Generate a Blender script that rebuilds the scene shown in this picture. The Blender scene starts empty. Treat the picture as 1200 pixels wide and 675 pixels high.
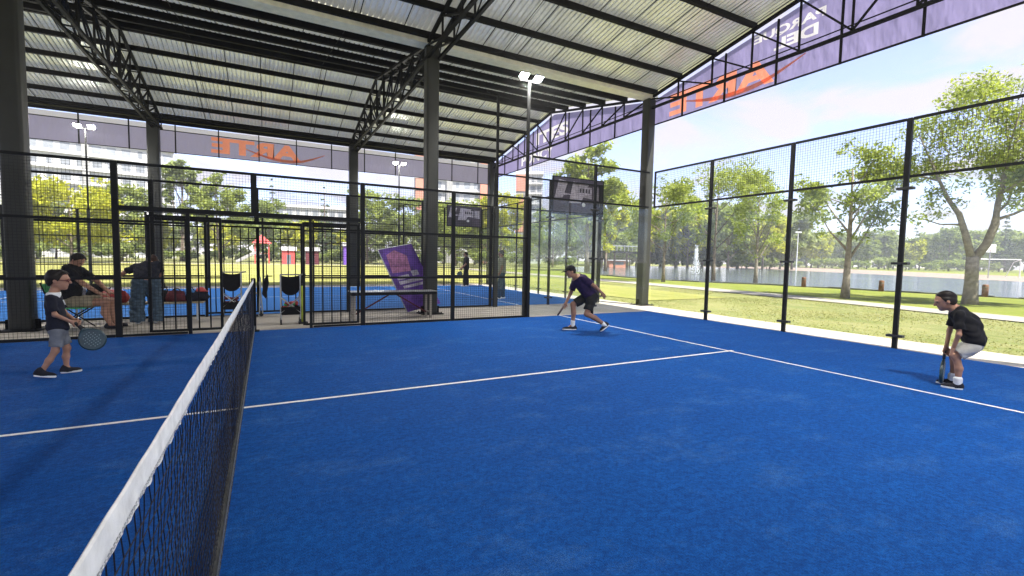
import bpy, bmesh, math, random
import numpy as np
from mathutils import Vector, Matrix
R = math.radians
random.seed(7)
rng = np.random.default_rng(7)
sc = bpy.context.scene
COL = sc.collection

# ------------------------------------------------------------------ helpers
def tag(o, label=None, cat=None, group=None, kind=None):
    if label: o['label'] = label
    if cat: o['category'] = cat
    if group: o['group'] = group
    if kind: o['kind'] = kind
    return o

def thing(name, label, cat, loc=(0, 0, 0), group=None):
    o = bpy.data.objects.new(name, None)
    o.empty_display_size = 0.2
    o.location = loc
    COL.objects.link(o)
    return tag(o, label, cat, group)

def offset(o):
    v = Vector((0, 0, 0))
    while o is not None:
        v += o.location
        o = o.parent
    return v

def copy_tree(o, parent=None):
    c = o.copy()
    COL.objects.link(c)
    c.parent = parent
    for ch in list(o.children):
        copy_tree(ch, c)
    return c

class MB:
    def __init__(s):
        s.v = []; s.f = []
    def add(s, vs, fs):
        n = len(s.v)
        s.v.extend([tuple(v) for v in vs])
        s.f.extend([tuple(i + n for i in f) for f in fs])
        return s
    def box(s, x0, x1, y0, y1, z0, z1):
        return s.add([(x0,y0,z0),(x1,y0,z0),(x1,y1,z0),(x0,y1,z0),(x0,y0,z1),(x1,y0,z1),(x1,y1,z1),(x0,y1,z1)],
                     [(3,2,1,0),(4,5,6,7),(0,1,5,4),(1,2,6,5),(2,3,7,6),(3,0,4,7)])
    def beam(s, a, b, w, h=None, up=(0, 0, 1), caps=True):
        h = h or w
        a = Vector(a); b = Vector(b); d = (b - a).normalized()
        up = Vector(up)
        if abs(d.dot(up)) > 0.98: up = Vector((0, 1, 0))
        x = d.cross(up).normalized(); y = x.cross(d).normalized()
        x *= w / 2; y *= h / 2
        vs = [a-x-y, a+x-y, a+x+y, a-x+y, b-x-y, b+x-y, b+x+y, b-x+y]
        fs = [(0,1,5,4),(1,2,6,5),(2,3,7,6),(3,0,4,7)]
        if caps: fs += [(3,2,1,0),(4,5,6,7)]
        return s.add(vs, fs)
    def tube(s, pts, rs, n=8, caps=True):
        pts = [Vector(p) for p in pts]
        if not hasattr(rs, '__len__'): rs = [rs] * len(pts)
        rings = []
        ref = None
        base = len(s.v)
        for i, p in enumerate(pts):
            d = (pts[min(i+1, len(pts)-1)] - pts[max(i-1, 0)]).normalized()
            if ref is None:
                ref = Vector((0, 0, 1)) if abs(d.z) < 0.9 else Vector((1, 0, 0))
            x = d.cross(ref).normalized(); y = d.cross(x).normalized()
            ref = y.cross(d) if abs(d.dot(ref)) > .95 else ref
            for k in range(n):
                t = 2 * math.pi * k / n
                s.v.append(tuple(p + (x * math.cos(t) + y * math.sin(t)) * rs[i]))
        for i in range(len(pts) - 1):
            for k in range(n):
                a = base + i*n + k; b = base + i*n + (k+1) % n
                s.f.append((a, b, b + n, a + n))
        if caps:
            s.f.append(tuple(base + k for k in range(n))[::-1])
            s.f.append(tuple(base + (len(pts)-1)*n + k for k in range(n)))
        return s
    def sphere(s, c, r, n=10, m=7, sq=(1, 1, 1)):
        vs = []; fs = []
        for i in range(m + 1):
            p = math.pi * i / m
            for k in range(n):
                t = 2 * math.pi * k / n
                vs.append((c[0] + r*sq[0]*math.sin(p)*math.cos(t), c[1] + r*sq[1]*math.sin(p)*math.sin(t), c[2] + r*sq[2]*math.cos(p)))
        for i in range(m):
            for k in range(n):
                fs.append((i*n+k, (i+1)*n+k, (i+1)*n+(k+1) % n, i*n+(k+1) % n))
        return s.add(vs, fs)
    def prism(s, poly, z0, z1):
        n = len(poly)
        vs = [(p[0], p[1], z0) for p in poly] + [(p[0], p[1], z1) for p in poly]
        fs = [tuple(range(n))[::-1], tuple(range(n, 2*n))] + [(i, (i+1) % n, n+(i+1) % n, n+i) for i in range(n)]
        return s.add(vs, fs)
    def poly(s, pts):
        return s.add(pts, [tuple(range(len(pts)))])
    def xf(s, M):
        s.v = [tuple(M @ Vector(v)) for v in s.v]
        return s
    def build(s, name, mat, parent=None, smooth=False, bevel=0, seg=2):
        me = bpy.data.meshes.new(name)
        o = bpy.data.objects.new(name, me)
        off = offset(parent) if parent else Vector((0, 0, 0))
        me.from_pydata([(v[0]-off.x, v[1]-off.y, v[2]-off.z) for v in s.v], [], s.f)
        me.materials.append(mat)
        if smooth: me.polygons.foreach_set('use_smooth', [True] * len(me.polygons))
        COL.objects.link(o)
        o.parent = parent
        if bevel:
            md = o.modifiers.new('bevel', 'BEVEL'); md.width = bevel; md.segments = seg; md.limit_method = 'ANGLE'
        return o

def np_mesh(name, V, F, mat, parent=None, smooth=True):
    me = bpy.data.meshes.new(name)
    off = np.array(offset(parent)) if parent else np.zeros(3)
    V = np.asarray(V, np.float32) - off
    F = np.asarray(F, np.int32)
    k = F.shape[1]
    me.vertices.add(len(V)); me.vertices.foreach_set('co', V.astype(np.float32).ravel())
    me.loops.add(F.size); me.loops.foreach_set('vertex_index', F.ravel())
    me.polygons.add(len(F))
    me.polygons.foreach_set('loop_start', np.arange(0, F.size, k, dtype=np.int32))
    me.polygons.foreach_set('use_smooth', np.full(len(F), smooth))
    me.update(calc_edges=True); me.validate()
    me.materials.append(mat)
    o = bpy.data.objects.new(name, me); COL.objects.link(o); o.parent = parent
    return o

# ------------------------------------------------------------------ materials
class N:
    def __init__(s, name):
        s.m = bpy.data.materials.new(name); s.m.use_nodes = True
        s.t = s.m.node_tree; s.n = s.t.nodes; s.l = s.t.links
        s.b = s.n['Principled BSDF']; s.out = s.n['Material Output']
    def node(s, typ, **kw):
        nd = s.n.new(typ)
        for k, v in kw.items():
            if k.startswith('i_'): nd.inputs[k[2:].replace('_', ' ')].default_value = v
            else: setattr(nd, k, v)
        return nd
    def link(s, a, b): s.l.new(a, b)
    def pos(s, scale=(1, 1, 1), obj=False):
        tc = s.node('ShaderNodeTexCoord') if obj else s.node('ShaderNodeNewGeometry')
        mp = s.node('ShaderNodeMapping'); mp.inputs['Scale'].default_value = scale
        s.link(tc.outputs['Object' if obj else 'Position'], mp.inputs['Vector'])
        return mp.outputs['Vector']
    def noise(s, scale, detail=4, rough=.55, vec=None):
        nd = s.node('ShaderNodeTexNoise'); nd.inputs['Scale'].default_value = scale
        nd.inputs['Detail'].default_value = detail; nd.inputs['Roughness'].default_value = rough
        s.link(vec if vec is not None else s.pos(), nd.inputs['Vector'])
        return nd.outputs['Fac']
    def ramp(s, fac, stops):
        r = s.node('ShaderNodeValToRGB'); e = r.color_ramp.elements
        while len(e) < len(stops): e.new(.5)
        for el, (p, c) in zip(e, stops):
            el.position = p; el.color = (*c, 1) if hasattr(c, '__len__') else (c, c, c, 1)
        s.link(fac, r.inputs['Fac'])
        return r.outputs['Color']
    def mix(s, fac, a, b, mode='MIX'):
        m = s.node('ShaderNodeMix', data_type='RGBA', blend_type=mode)
        for inp, val in ((m.inputs[0], fac), (m.inputs[6], a), (m.inputs[7], b)):
            if hasattr(val, 'node') or isinstance(val, bpy.types.NodeSocket): s.link(val, inp)
            elif hasattr(val, '__len__'): inp.default_value = (*val, 1)
            else: inp.default_value = val
        return m.outputs[2]
    def bump(s, h, strength, dist=.01):
        b = s.node('ShaderNodeBump'); b.inputs['Strength'].default_value = strength; b.inputs['Distance'].default_value = dist
        s.link(h, b.inputs['Height']); s.link(b.outputs['Normal'], s.b.inputs['Normal'])
    def col(s, c):
        if isinstance(c, bpy.types.NodeSocket): s.link(c, s.b.inputs['Base Color'])
        else: s.b.inputs['Base Color'].default_value = (*c, 1)
        return s
    def set(s, rough=.5, metal=0, spec=.5, coat=0):
        s.b.inputs['Roughness'].default_value = rough; s.b.inputs['Metallic'].default_value = metal
        s.b.inputs['Specular IOR Level'].default_value = spec
        s.b.inputs['Coat Weight'].default_value = coat
        return s

def plain(name, c, rough=.5, metal=0, spec=.5, var=.15, scale=6, bump=0, bscale=200):
    n = N(name).set(rough, metal, spec)
    d = tuple(max(0, x * (1 - var)) for x in c); l = tuple(min(1, x * (1 + var)) for x in c)
    n.col(n.ramp(n.noise(scale, 5), [(.3, d), (.7, l)]))
    if bump: n.bump(n.noise(bscale, 3), bump)
    return n.m

def translucent(name, c, fac=.5, tc=None, scale=3, var=.12):
    n = N(name).set(.7, 0, .2)
    col = n.ramp(n.noise(scale, 4), [(.3, tuple(x*(1-var) for x in c)), (.7, tuple(min(1, x*(1+var)) for x in c))])
    n.col(col)
    n.bump(n.noise(2.2, 3, .5, n.pos((1, 1, .35))), .6, .12)
    t = n.node('ShaderNodeBsdfTranslucent')
    n.link(n.b.inputs['Normal'].links[0].from_socket, t.inputs['Normal'])
    if tc: t.inputs['Color'].default_value = (*tc, 1)
    else: n.link(col, t.inputs['Color'])
    m = n.node('ShaderNodeMixShader'); m.inputs[0].default_value = fac
    n.link(n.b.outputs[0], m.inputs[1]); n.link(t.outputs[0], m.inputs[2]); n.link(m.outputs[0], n.out.inputs['Surface'])
    return n.m

def leaf_mat(name, dark, light, tl=.45, seed_scale=.9):
    n = N(name).set(.6, 0, .25)
    g = n.node('ShaderNodeNewGeometry')
    a = n.noise(seed_scale, 3)
    f = n.node('ShaderNodeMath', operation='MULTIPLY_ADD'); n.link(g.outputs['Random Per Island'], f.inputs[0]); f.inputs[1].default_value = .5
    n.link(a, f.inputs[2])
    col = n.ramp(f.outputs[0], [(.35, dark), (.62, tuple((x+y)/2 for x, y in zip(dark, light))), (1.0, light)])
    n.col(col)
    t = n.node('ShaderNodeBsdfTranslucent'); n.link(n.mix(1, col, (1.0, 1.0, .55), 'MULTIPLY'), t.inputs['Color'])
    m = n.node('ShaderNodeMixShader'); m.inputs[0].default_value = tl
    n.link(n.b.outputs[0], m.inputs[1]); n.link(t.outputs[0], m.inputs[2]); n.link(m.outputs[0], n.out.inputs['Surface'])
    return n.m

def emis(name, c, s):
    n = N(name); n.b.inputs['Emission Color'].default_value = (*c, 1); n.b.inputs['Emission Strength'].default_value = s
    n.col((.8, .8, .8)); return n.m

def turf_mat(name='blue_turf', gain=1.0, pale=0.0):
    n = N(name).set(.9, 0, .12)
    big = n.noise(.35, 4); mid = n.noise(2.2, 6, .65); fine = n.noise(95, 3, .75); mot = n.noise(24, 5, .75); mo2 = n.noise(8, 6, .7, n.pos((1, 1.5, 1)))
    base = n.ramp(mid, [(.3, (.003, .082, .360)), (.7, (.004, .110, .455))])
    base = n.mix(n.ramp(big, [(.35, 0.0), (.7, .5)]), base, (.005, .128, .50))
    base = n.mix(n.ramp(mo2, [(.38, .45), (.58, 0.0)]), base, (.002, .058, .265))
    base = n.mix(n.ramp(mot, [(.36, .75), (.56, 0.0)]), base, (.001, .042, .205))
    base = n.mix(n.ramp(mot, [(.54, 0.0), (.74, .55)]), base, (.010, .165, .54))
    base = n.mix(n.ramp(fine, [(.32, .7), (.6, 0.0)]), base, (.003, .028, .12))
    # drifts of brushed-in sand
    st = n.noise(.9, 9, .78, n.pos((1.2, 1.9, 1))); spk = n.noise(150, 2, .6)
    sand = n.node('ShaderNodeMath', operation='MULTIPLY')
    n.link(n.ramp(st, [(.52, .03), (.68, .60)]), sand.inputs[0]); n.link(n.ramp(spk, [(.46, 0.0), (.60, 1.0)]), sand.inputs[1])
    base = n.mix(sand.outputs[0], base, (.11, .25, .46))
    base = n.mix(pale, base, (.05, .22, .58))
    n.col(base)
    n.bump(n.noise(160, 2, .8), .5, .012)
    return n.m

def grass_mat(name, a, b, c):
    n = N(name).set(.95, 0, .1)
    big = n.noise(.16, 5, .6); mid = n.noise(1.5, 6, .7, n.pos((1, .45, 1))); fine = n.noise(45, 3, .7)
    col = n.ramp(big, [(.35, a), (.62, b)])
    col = n.mix(n.ramp(mid, [(.42, 0.0), (.68, .8)]), col, c)
    col = n.mix(n.ramp(fine, [(.3, .5), (.7, 0.0)]), col, tuple(x*.45 for x in a))
    n.col(col); n.bump(n.noise(25, 4, .7), .7, .06)
    return n.m

def concrete_mat(name, c, scale=1.2):
    n = N(name).set(.85, 0, .3)
    a = n.noise(scale, 7, .65); f = n.noise(55, 3, .6)
    col = n.ramp(a, [(.3, tuple(x*.78 for x in c)), (.7, tuple(min(1, x*1.12) for x in c))])
    col = n.mix(n.ramp(f, [(.35, .25), (.6, 0.0)]), col, tuple(x*.6 for x in c))
    n.col(col); n.bump(f, .25, .004); return n.m

def glass_mat(name, tint=(.93, .95, .94), dirt=.012):
    n = N(name)
    tr = n.node('ShaderNodeBsdfTransparent'); tr.inputs[0].default_value = (*tint, 1)
    gl = n.node('ShaderNodeBsdfGlossy'); gl.inputs['Roughness'].default_value = .015; gl.inputs[0].default_value = (.9, .95, .95, 1)
    fr = n.node('ShaderNodeFresnel'); fr.inputs[0].default_value = 1.45
    m = n.node('ShaderNodeMixShader'); gg = n.node('ShaderNodeNewGeometry'); iv = n.node('ShaderNodeMath', operation='SUBTRACT'); iv.inputs[0].default_value = 1; n.link(gg.outputs['Backfacing'], iv.inputs[1])
    mu = n.node('ShaderNodeMath', operation='MULTIPLY'); n.link(fr.outputs[0], mu.inputs[0]); n.link(iv.outputs[0], mu.inputs[1]); n.link(mu.outputs[0], m.inputs[0]); n.link(tr.outputs[0], m.inputs[1]); n.link(gl.outputs[0], m.inputs[2])
    df = n.node('ShaderNodeBsdfDiffuse'); df.inputs[0].default_value = (.7, .72, .7, 1)
    m2 = n.node('ShaderNodeMixShader')
    n.link(n.ramp(n.noise(1.3, 6, .7), [(.4, 0.0), (.8, dirt*2)]), m2.inputs[0])
    n.link(m.outputs[0], m2.inputs[1]); n.link(df.outputs[0], m2.inputs[2]); n.link(m2.outputs[0], n.out.inputs['Surface'])
    return n.m

def water_mat():
    n = N('lake_water').set(.05, 0, .8)
    n.col((.10, .12, .13))
    n.bump(n.noise(.7, 7, .7, n.pos((.8, 1.5, 1))), .8, .16)
    return n.m

def fabric(name, c, var=.2, rough=.85):
    n = N(name).set(rough, 0, .2)
    a = n.noise(14, 5, .6); f = n.noise(420, 2)
    col = n.ramp(a, [(.3, tuple(x*(1-var) for x in c)), (.7, tuple(min(1, x*(1+var)) for x in c))])
    n.col(col); n.bump(f, .2, .002); return n.m

def skin(name, c):
    n = N(name).set(.55, 0, .35)
    a = n.noise(9, 4)
    n.col(n.ramp(a, [(.3, tuple(x*.86 for x in c)), (.7, tuple(min(1, x*1.1) for x in c))]))
    n.b.inputs['Subsurface Weight'].default_value = .05
    n.b.inputs['Subsurface Scale'].default_value = .02
    return n.m

def roof_mat():
    n = N('roof_sheet').set(.36, .55, .5)
    a = n.noise(.7, 6, .6, n.pos((2.5, .25, 1))); b = n.noise(3, 5, .7); c = n.noise(9, 4, .7, n.pos((6, .3, 1)))
    col = n.ramp(a, [(.3, (.60, .61, .58)), (.7, (.75, .76, .73))])
    col = n.mix(n.ramp(b, [(.5, 0.0), (.75, .5)]), col, (.46, .46, .43))
    col = n.mix(n.ramp(c, [(.58, 0.0), (.78, .45)]), col, (.36, .30, .22))
    n.col(col)
    t = n.node('ShaderNodeBsdfTranslucent'); n.link(n.mix(1, col, (.98, .98, .92), 'MULTIPLY'), t.inputs['Color'])
    m = n.node('ShaderNodeMixShader'); m.inputs[0].default_value = .055
    n.link(n.b.outputs[0], m.inputs[1]); n.link(t.outputs[0], m.inputs[2]); n.link(m.outputs[0], n.out.inputs['Surface'])
    return n.m

def facade_mat(name, c):
    n = N(name).set(.8, 0, .3)
    a = n.noise(.25, 6, .7); b = n.noise(.9, 5, .8, n.pos((1, 1, .12)))
    col = n.ramp(a, [(.3, tuple(x*.9 for x in c)), (.7, c)])
    col = n.mix(n.ramp(b, [(.55, 0.0), (.8, .3)]), col, tuple(x*.65 for x in c))
    n.col(col); return n.m

M = dict(
    turf=turf_mat(), turf_b=turf_mat('pale_blue_turf', 1, .55),  # second turf mixes in a paler blue for the brighter neighbour court
    line=plain('line_white', (.78, .79, .80), .8, var=.12, scale=25, bump=.3),
    concrete=concrete_mat('concrete', (.40, .36, .31)),
    path=concrete_mat('path_concrete', (.32, .285, .24), .8),
    kerb=concrete_mat('bank_stone', (.08, .085, .06), 2),
    lawn=grass_mat('lawn_grass', (.16, .185, .055), (.235, .245, .085), (.34, .30, .14)), dry=grass_mat('dry_lawn', (.22, .235, .055), (.31, .305, .085), (.38, .34, .13)),
    field=grass_mat('lush_grass', (.15, .19, .03), (.22, .25, .045), (.27, .26, .065)),
    track=plain('track_red', (.25, .185, .15), .9, var=.1),
    water=water_mat(),
    steel=plain('black_steel', (.007, .007, .0075), .7, 0, .12, .3),
    post=plain('charcoal_paint', (.008, .0085, .009), .6, 0, .18, .25),
    column=plain('column_paint', (.022, .023, .019), .5, 0, .4, .2, 2.5),
    roof=roof_mat(),
    gutter=plain('gutter_zinc', (.74, .72, .60), .5, .1, .4, .1),
    wire=plain('mesh_wire', (.010, .010, .011), .6, 0, .25, .1),
    glass=glass_mat('court_glass'),
    banner=translucent('purple_banner', (.18, .15, .31), .62, (.34, .30, .52), .8, .12),
    banner_n=translucent('grey_purple_banner', (.20, .18, .30), .66, (.46, .42, .60), 1.1, .16),
    banner_w=translucent('banner_white', (.75, .72, .74), .6, (.85, .80, .82)),
    banner_o=translucent('banner_orange', (.85, .30, .19), .6, (.95, .34, .22)),
    net=plain('net_cord', (.014, .016, .026), .8, 0, .2, .3, 40),
    tape=fabric('white_tape', (.74, .74, .73), .16),
    hem=fabric('grey_hem', (.055, .055, .05), .5),
    lamp=emis('led_light', (1, .97, .90), 560),
    white=plain('white_paint', (.75, .75, .74), .5),
    chrome=plain('grey_metal', (.42, .42, .41), .35, .7),
    bark=plain('bark', (.17, .135, .10), .9, 0, .2, .45, 9, .6, 40),
    bark_pale=plain('pale_bark', (.24, .205, .16), .9, 0, .2, .35, 7, .5, 40),
    wood=plain('stained_wood', (.16, .075, .04), .8, 0, .2, .3),
    leaf_a=leaf_mat('leaves_fresh', (.11, .16, .035), (.37, .43, .10), .5),
    leaf_b=leaf_mat('leaves_mid', (.10, .15, .04), (.33, .39, .11), .5),
    leaf_c=leaf_mat('leaves_yellow', (.24, .28, .015), (.58, .58, .06), .55),
    leaf_d=leaf_mat('leaves_dark', (.055, .085, .04), (.15, .20, .085), .4),
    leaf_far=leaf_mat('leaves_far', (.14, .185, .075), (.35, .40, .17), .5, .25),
    facade=facade_mat('facade_white', (.50, .50, .50)),
    facade_o=facade_mat('facade_orange', (.50, .22, .15)),
    facade_g=facade_mat('facade_grey', (.30, .30, .29)),
    window=plain('window_glass', (.10, .12, .14), .12, 0, .6, .4, .4),
    window_far=plain('far_window', (.22, .24, .26), .3, 0, .4, .3, .3), lime=plain('lime_foam', (.52, .60, .06), .8),
    black_cloth=fabric('black_cloth', (.010, .010, .012), .3),
    navy=fabric('dark_shirt', (.014, .015, .024), .3),
    purple_cloth=fabric('plum_shirt', (.028, .016, .050), .35),
    grey_cloth=fabric('grey_shorts', (.145, .155, .175), .2),
    pale_cloth=fabric('pale_shorts', (.38, .37, .34), .12),
    dark_cloth=fabric('charcoal_shorts', (.020, .020, .020), .3),
    denim=fabric('denim', (.055, .085, .115), .35),
    olive=fabric('olive_shirt', (.24, .23, .16), .2),
    khaki=fabric('khaki_cloth', (.30, .25, .16), .2),
    skin_a=skin('skin_warm', (.37, .195, .125)),
    skin_b=skin('skin_tan', (.29, .15, .095)),
    hair=fabric('dark_hair', (.012, .009, .008), .3, .5),
    hair_b=fabric('brown_hair', (.045, .022, .014), .3, .5),
    shoe_d=fabric('shoe_dark', (.018, .018, .024), .3),
    shoe_w=plain('shoe_sole', (.72, .72, .70), .6),
    red=plain('red_plastic', (.42, .045, .04), .5),
    green=plain('green_ball', (.06, .42, .12), .6),
    maroon=fabric('maroon', (.10, .025, .03), .3),
    bluep=plain('blue_plastic', (.035, .16, .38), .5),
    purple=plain('violet_panel', (.16, .07, .42), .5),
    purple_print=plain('violet_print', (.13, .045, .33), .45, var=.5, scale=5),
    pink_print=plain('pink_print', (.42, .16, .30), .5, var=.5, scale=9),
    dark_print=plain('dark_print', (.055, .040, .065), .4, var=.5, scale=2.2),
    pale_print=plain('pale_print', (.52, .47, .55), .5, var=.35, scale=7),
    spray=emis('unused', (1, 1, 1), 0),
    racket=plain('racket_carbon', (.018, .045, .055), .35, 0, .5, .3),
    racket_g=plain('racket_silver', (.46, .47, .47), .4, 0, .5, .15),
    racket_r=plain('racket_brown', (.085, .050, .045), .4, 0, .5, .2),
    hole=plain('racket_holes', (.16, .22, .22), .6),
    eye=plain('eye_dark', (.012, .009, .008), .2),
    cable=plain('dark_rubber', (.015, .015, .016), .6),
)
sp = N('water_spray').set(.6, 0, .3); sp.col((.85, .88, .9)); M['spray'] = sp.m

# ------------------------------------------------------------------ camera, light, sky
cx, cy, cz, yaw, pitch, roll, f = .2207, .0373, 1.4593, .489556, -.063848, .018808, 540.81
fw = Vector((math.sin(yaw)*math.cos(pitch), math.cos(yaw)*math.cos(pitch), math.sin(pitch)))
rr = Vector((math.cos(yaw), -math.sin(yaw), 0)); uu = rr.cross(fw)
r2 = rr*math.cos(roll) + uu*math.sin(roll); u2 = -rr*math.sin(roll) + uu*math.cos(roll)
cam = bpy.data.cameras.new('camera'); cam.sensor_width = 36; cam.lens = f * 36 / 1200; cam.clip_end = 6000; cam.clip_start = .05
co = bpy.data.objects.new('camera', cam); COL.objects.link(co); sc.camera = co
mw = Matrix.Identity(4)
for i in range(3):
    mw[i][0] = r2[i]; mw[i][1] = u2[i]; mw[i][2] = -fw[i]
mw[0][3], mw[1][3], mw[2][3] = cx, cy, cz
co.matrix_world = mw

SUN = Vector((.18, -.50, .85)).normalized()
sl = bpy.data.lights.new('sun', 'SUN'); sl.energy = 4.0; sl.angle = R(.5); sl.color = (1, .95, .87)
so = bpy.data.objects.new('sun', sl); COL.objects.link(so)
so.rotation_euler = SUN.to_track_quat('Z', 'Y').to_euler(); so.location = (0, 0, 60)

w = bpy.data.worlds.new('World'); sc.world = w; w.use_nodes = True
nt = w.node_tree; nd = nt.nodes; lk = nt.links
bg = nd['Background']; bg.inputs[1].default_value = .108
sky = nd.new('ShaderNodeTexSky'); sky.sky_type = 'NISHITA'; sky.sun_disc = False
sky.sun_elevation = math.asin(SUN.z); sky.sun_rotation = math.atan2(SUN.x, SUN.y)
sky.altitude = 2100; sky.dust_density = .8; sky.ozone_density = 3.5
tc = nd.new('ShaderNodeTexCoord'); sx = nd.new('ShaderNodeSeparateXYZ'); lk.new(tc.outputs['Generated'], sx.inputs[0])
def wm(op, a, b):
    m = nd.new('ShaderNodeMath'); m.operation = op
    for i, v in enumerate((a, b)):
        if isinstance(v, (int, float)): m.inputs[i].default_value = v
        else: lk.new(v, m.inputs[i])
    return m.outputs[0]
zz = wm('ADD', wm('MAXIMUM', sx.outputs['Z'], 0.0), .18)
cb = nd.new('ShaderNodeCombineXYZ')
lk.new(wm('DIVIDE', sx.outputs['X'], zz), cb.inputs[0]); lk.new(wm('DIVIDE', sx.outputs['Y'], zz), cb.inputs[1]); cb.inputs[2].default_value = 4.3
cn = nd.new('ShaderNodeTexNoise'); cn.inputs['Scale'].default_value = 2.2; cn.inputs['Distortion'].default_value = .6; cn.inputs['Detail'].default_value = 7; cn.inputs['Roughness'].default_value = .55
lk.new(cb.outputs[0], cn.inputs['Vector'])
cr = nd.new('ShaderNodeValToRGB'); cr.color_ramp.elements[0].position = .45; cr.color_ramp.elements[1].position = .60
cr.color_ramp.elements[0].color = (.20, .20, .20, 1)
cr.color_ramp.elements[1].color = (.95, .95, .95, 1)
lk.new(cn.outputs['Fac'], cr.inputs[0])
mx = nd.new('ShaderNodeMix'); mx.data_type = 'RGBA'; lk.new(cr.outputs[0], mx.inputs[0]); tn = nd.new('ShaderNodeMix'); tn.data_type = 'RGBA'; tn.blend_type = 'MULTIPLY'; tn.inputs[0].default_value = 1; tn.inputs[7].default_value = (1.0, .83, .92, 1)
lk.new(sky.outputs[0], tn.inputs[6]); lk.new(tn.outputs[2], mx.inputs[6])
mx.inputs[7].default_value = (1.98, 1.88, 2.06, 1)
lk.new(mx.outputs[2], bg.inputs[0])

vs = sc.view_settings
vs.view_transform = 'Standard'; vs.look = 'None'; vs.gamma = 1; vs.exposure = 2.1; vs.use_curve_mapping = False
sc.cycles.max_bounces = 10; sc.cycles.diffuse_bounces = 5; sc.cycles.transparent_max_bounces = 24
sc.cycles.use_denoising = True
sc.cycles.sample_clamp_indirect = 8

# ------------------------------------------------------------------ ground
def sheet(name, pts, z, mat, kind='structure', label=None):
    o = MB().poly([(p[0], p[1], z) for p in pts]).build(name, mat)
    o['kind'] = kind
    return o
def disc(r, n=64, c=(0, 0)): return [(c[0]+r*math.cos(2*math.pi*i/n), c[1]+r*math.sin(2*math.pi*i/n)) for i in range(n)]
sheet('ground', disc(460, 96, (70, 160)), -.05, M['lawn'])
sheet('concrete_apron', [(-24, -16), (11.35, -16), (11.35, 24.3), (-24, 24.3)], -.012, M['concrete'])
sheet('court_floor', [(-10, 0), (10, 0), (10, 10), (-10, 10)], 0, M['turf'])
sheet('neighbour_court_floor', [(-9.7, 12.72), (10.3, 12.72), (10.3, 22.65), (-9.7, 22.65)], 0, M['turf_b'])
lb = MB()
for (x0, x1, y0, y1) in ((6.925, 6.975, .0, 9.98), (-6.975, -6.925, 0, 9.98), (-6.925, 6.925, 4.975, 5.025), (6.975, 7.05, 4.975, 5.025)):
    lb.poly([(x0, y0, .004), (x1, y0, .004), (x1, y1, .004), (x0, y1, .004)])
o = lb.build('court_lines', M['line']); o['kind'] = 'structure'
lb = MB()
for (x0, x1, y0, y1) in ((7.2, 7.25, 12.74, 22.6), (-6.7, -6.65, 12.74, 22.6), (-6.65, 7.2, 17.65, 17.70)):
    lb.poly([(x0, y0, .004), (x1, y0, .004), (x1, y1, .004), (x0, y1, .004)])
o = lb.build('neighbour_court_lines', M['line']); o['kind'] = 'structure'
PN = [(22.8, 60), (22.0, 40), (21.1, 21), (20.5, 14.7), (19.9, 9.9), (19.2, 7.2), (18.5, 4.3), (17.4, 0), (15.8, -6), (13, -14)]
PF = [(15.2, -14), (17.8, -6), (19.3, 0), (20.4, 4.6), (21.0, 7.4), (21.7, 10.3), (22.5, 15), (23.2, 21.5), (24.2, 40), (25, 60)]
sheet('park_path', PN + PF, -.02, M['path'])
sheet('lush_lawn', [(25, 60), (24.2, 40), (23.2, 21.5), (22.5, 15), (21.7, 10.3), (21.0, 7.4), (20.4, 4.6), (19.3, 0), (17.8, -6), (15.2, -14),
                    (31, -14), (33, -6), (33, 4), (32.4, 9), (31.6, 14.5), (30.8, 19.5), (28.6, 23.5), (27.8, 28), (29, 36), (36, 52)], -.024, M['field'])
LK = [(31, -14), (33, -6), (33, 4), (32.4, 9), (31.6, 14.5), (30.8, 19.5), (28.6, 23.5), (27.8, 28), (29.5, 36), (36, 52), (58, 80), (83, 100), (98, 98),
      (114, 93), (109, 71), (93, 44.4), (80, 28), (72, 16), (66, 0), (60, -14)]
sheet('lake', LK, -.03, M['water'])
bk = MB()
for i in range(10):
    a, b = LK[i], LK[i+1]
    for j in range(6):
        t0, t1 = j/6, (j+1)/6
        p = [a[0]+(b[0]-a[0])*t0, a[1]+(b[1]-a[1])*t0]; q = [a[0]+(b[0]-a[0])*t1, a[1]+(b[1]-a[1])*t1]
        h = .03 + .07*random.random()
        bk.beam((p[0]-.1, p[1], h/2-.05), (q[0]-.1, q[1], h/2-.05), .32 + .15*random.random(), h+.06)
o = bk.build('lake_bank', M['kerb'], bevel=.02); o['kind'] = 'structure'
sheet('running_track', [(114, 93), (109, 71), (93, 44.4), (80, 28), (72, 16), (66, 0), (60, -14), (90, -14), (104, 10), (124, 34), (150, 62), (185, 95), (200, 130), (150, 120), (98, 98)], -.028, M['track'])
sheet('far_field', [(90, -14), (104, 10), (124, 34), (150, 62), (185, 95), (330, 170), (360, 60), (300, -14)], -.026, M['field'])
sheet('north_lawn', [(-90, 24.8), (12.6, 24.8), (12.6, 20), (13, 13), (17.5, 13), (20.5, 40), (21, 60), (30, 76), (-90, 84)], -.03, M['dry'])

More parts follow.
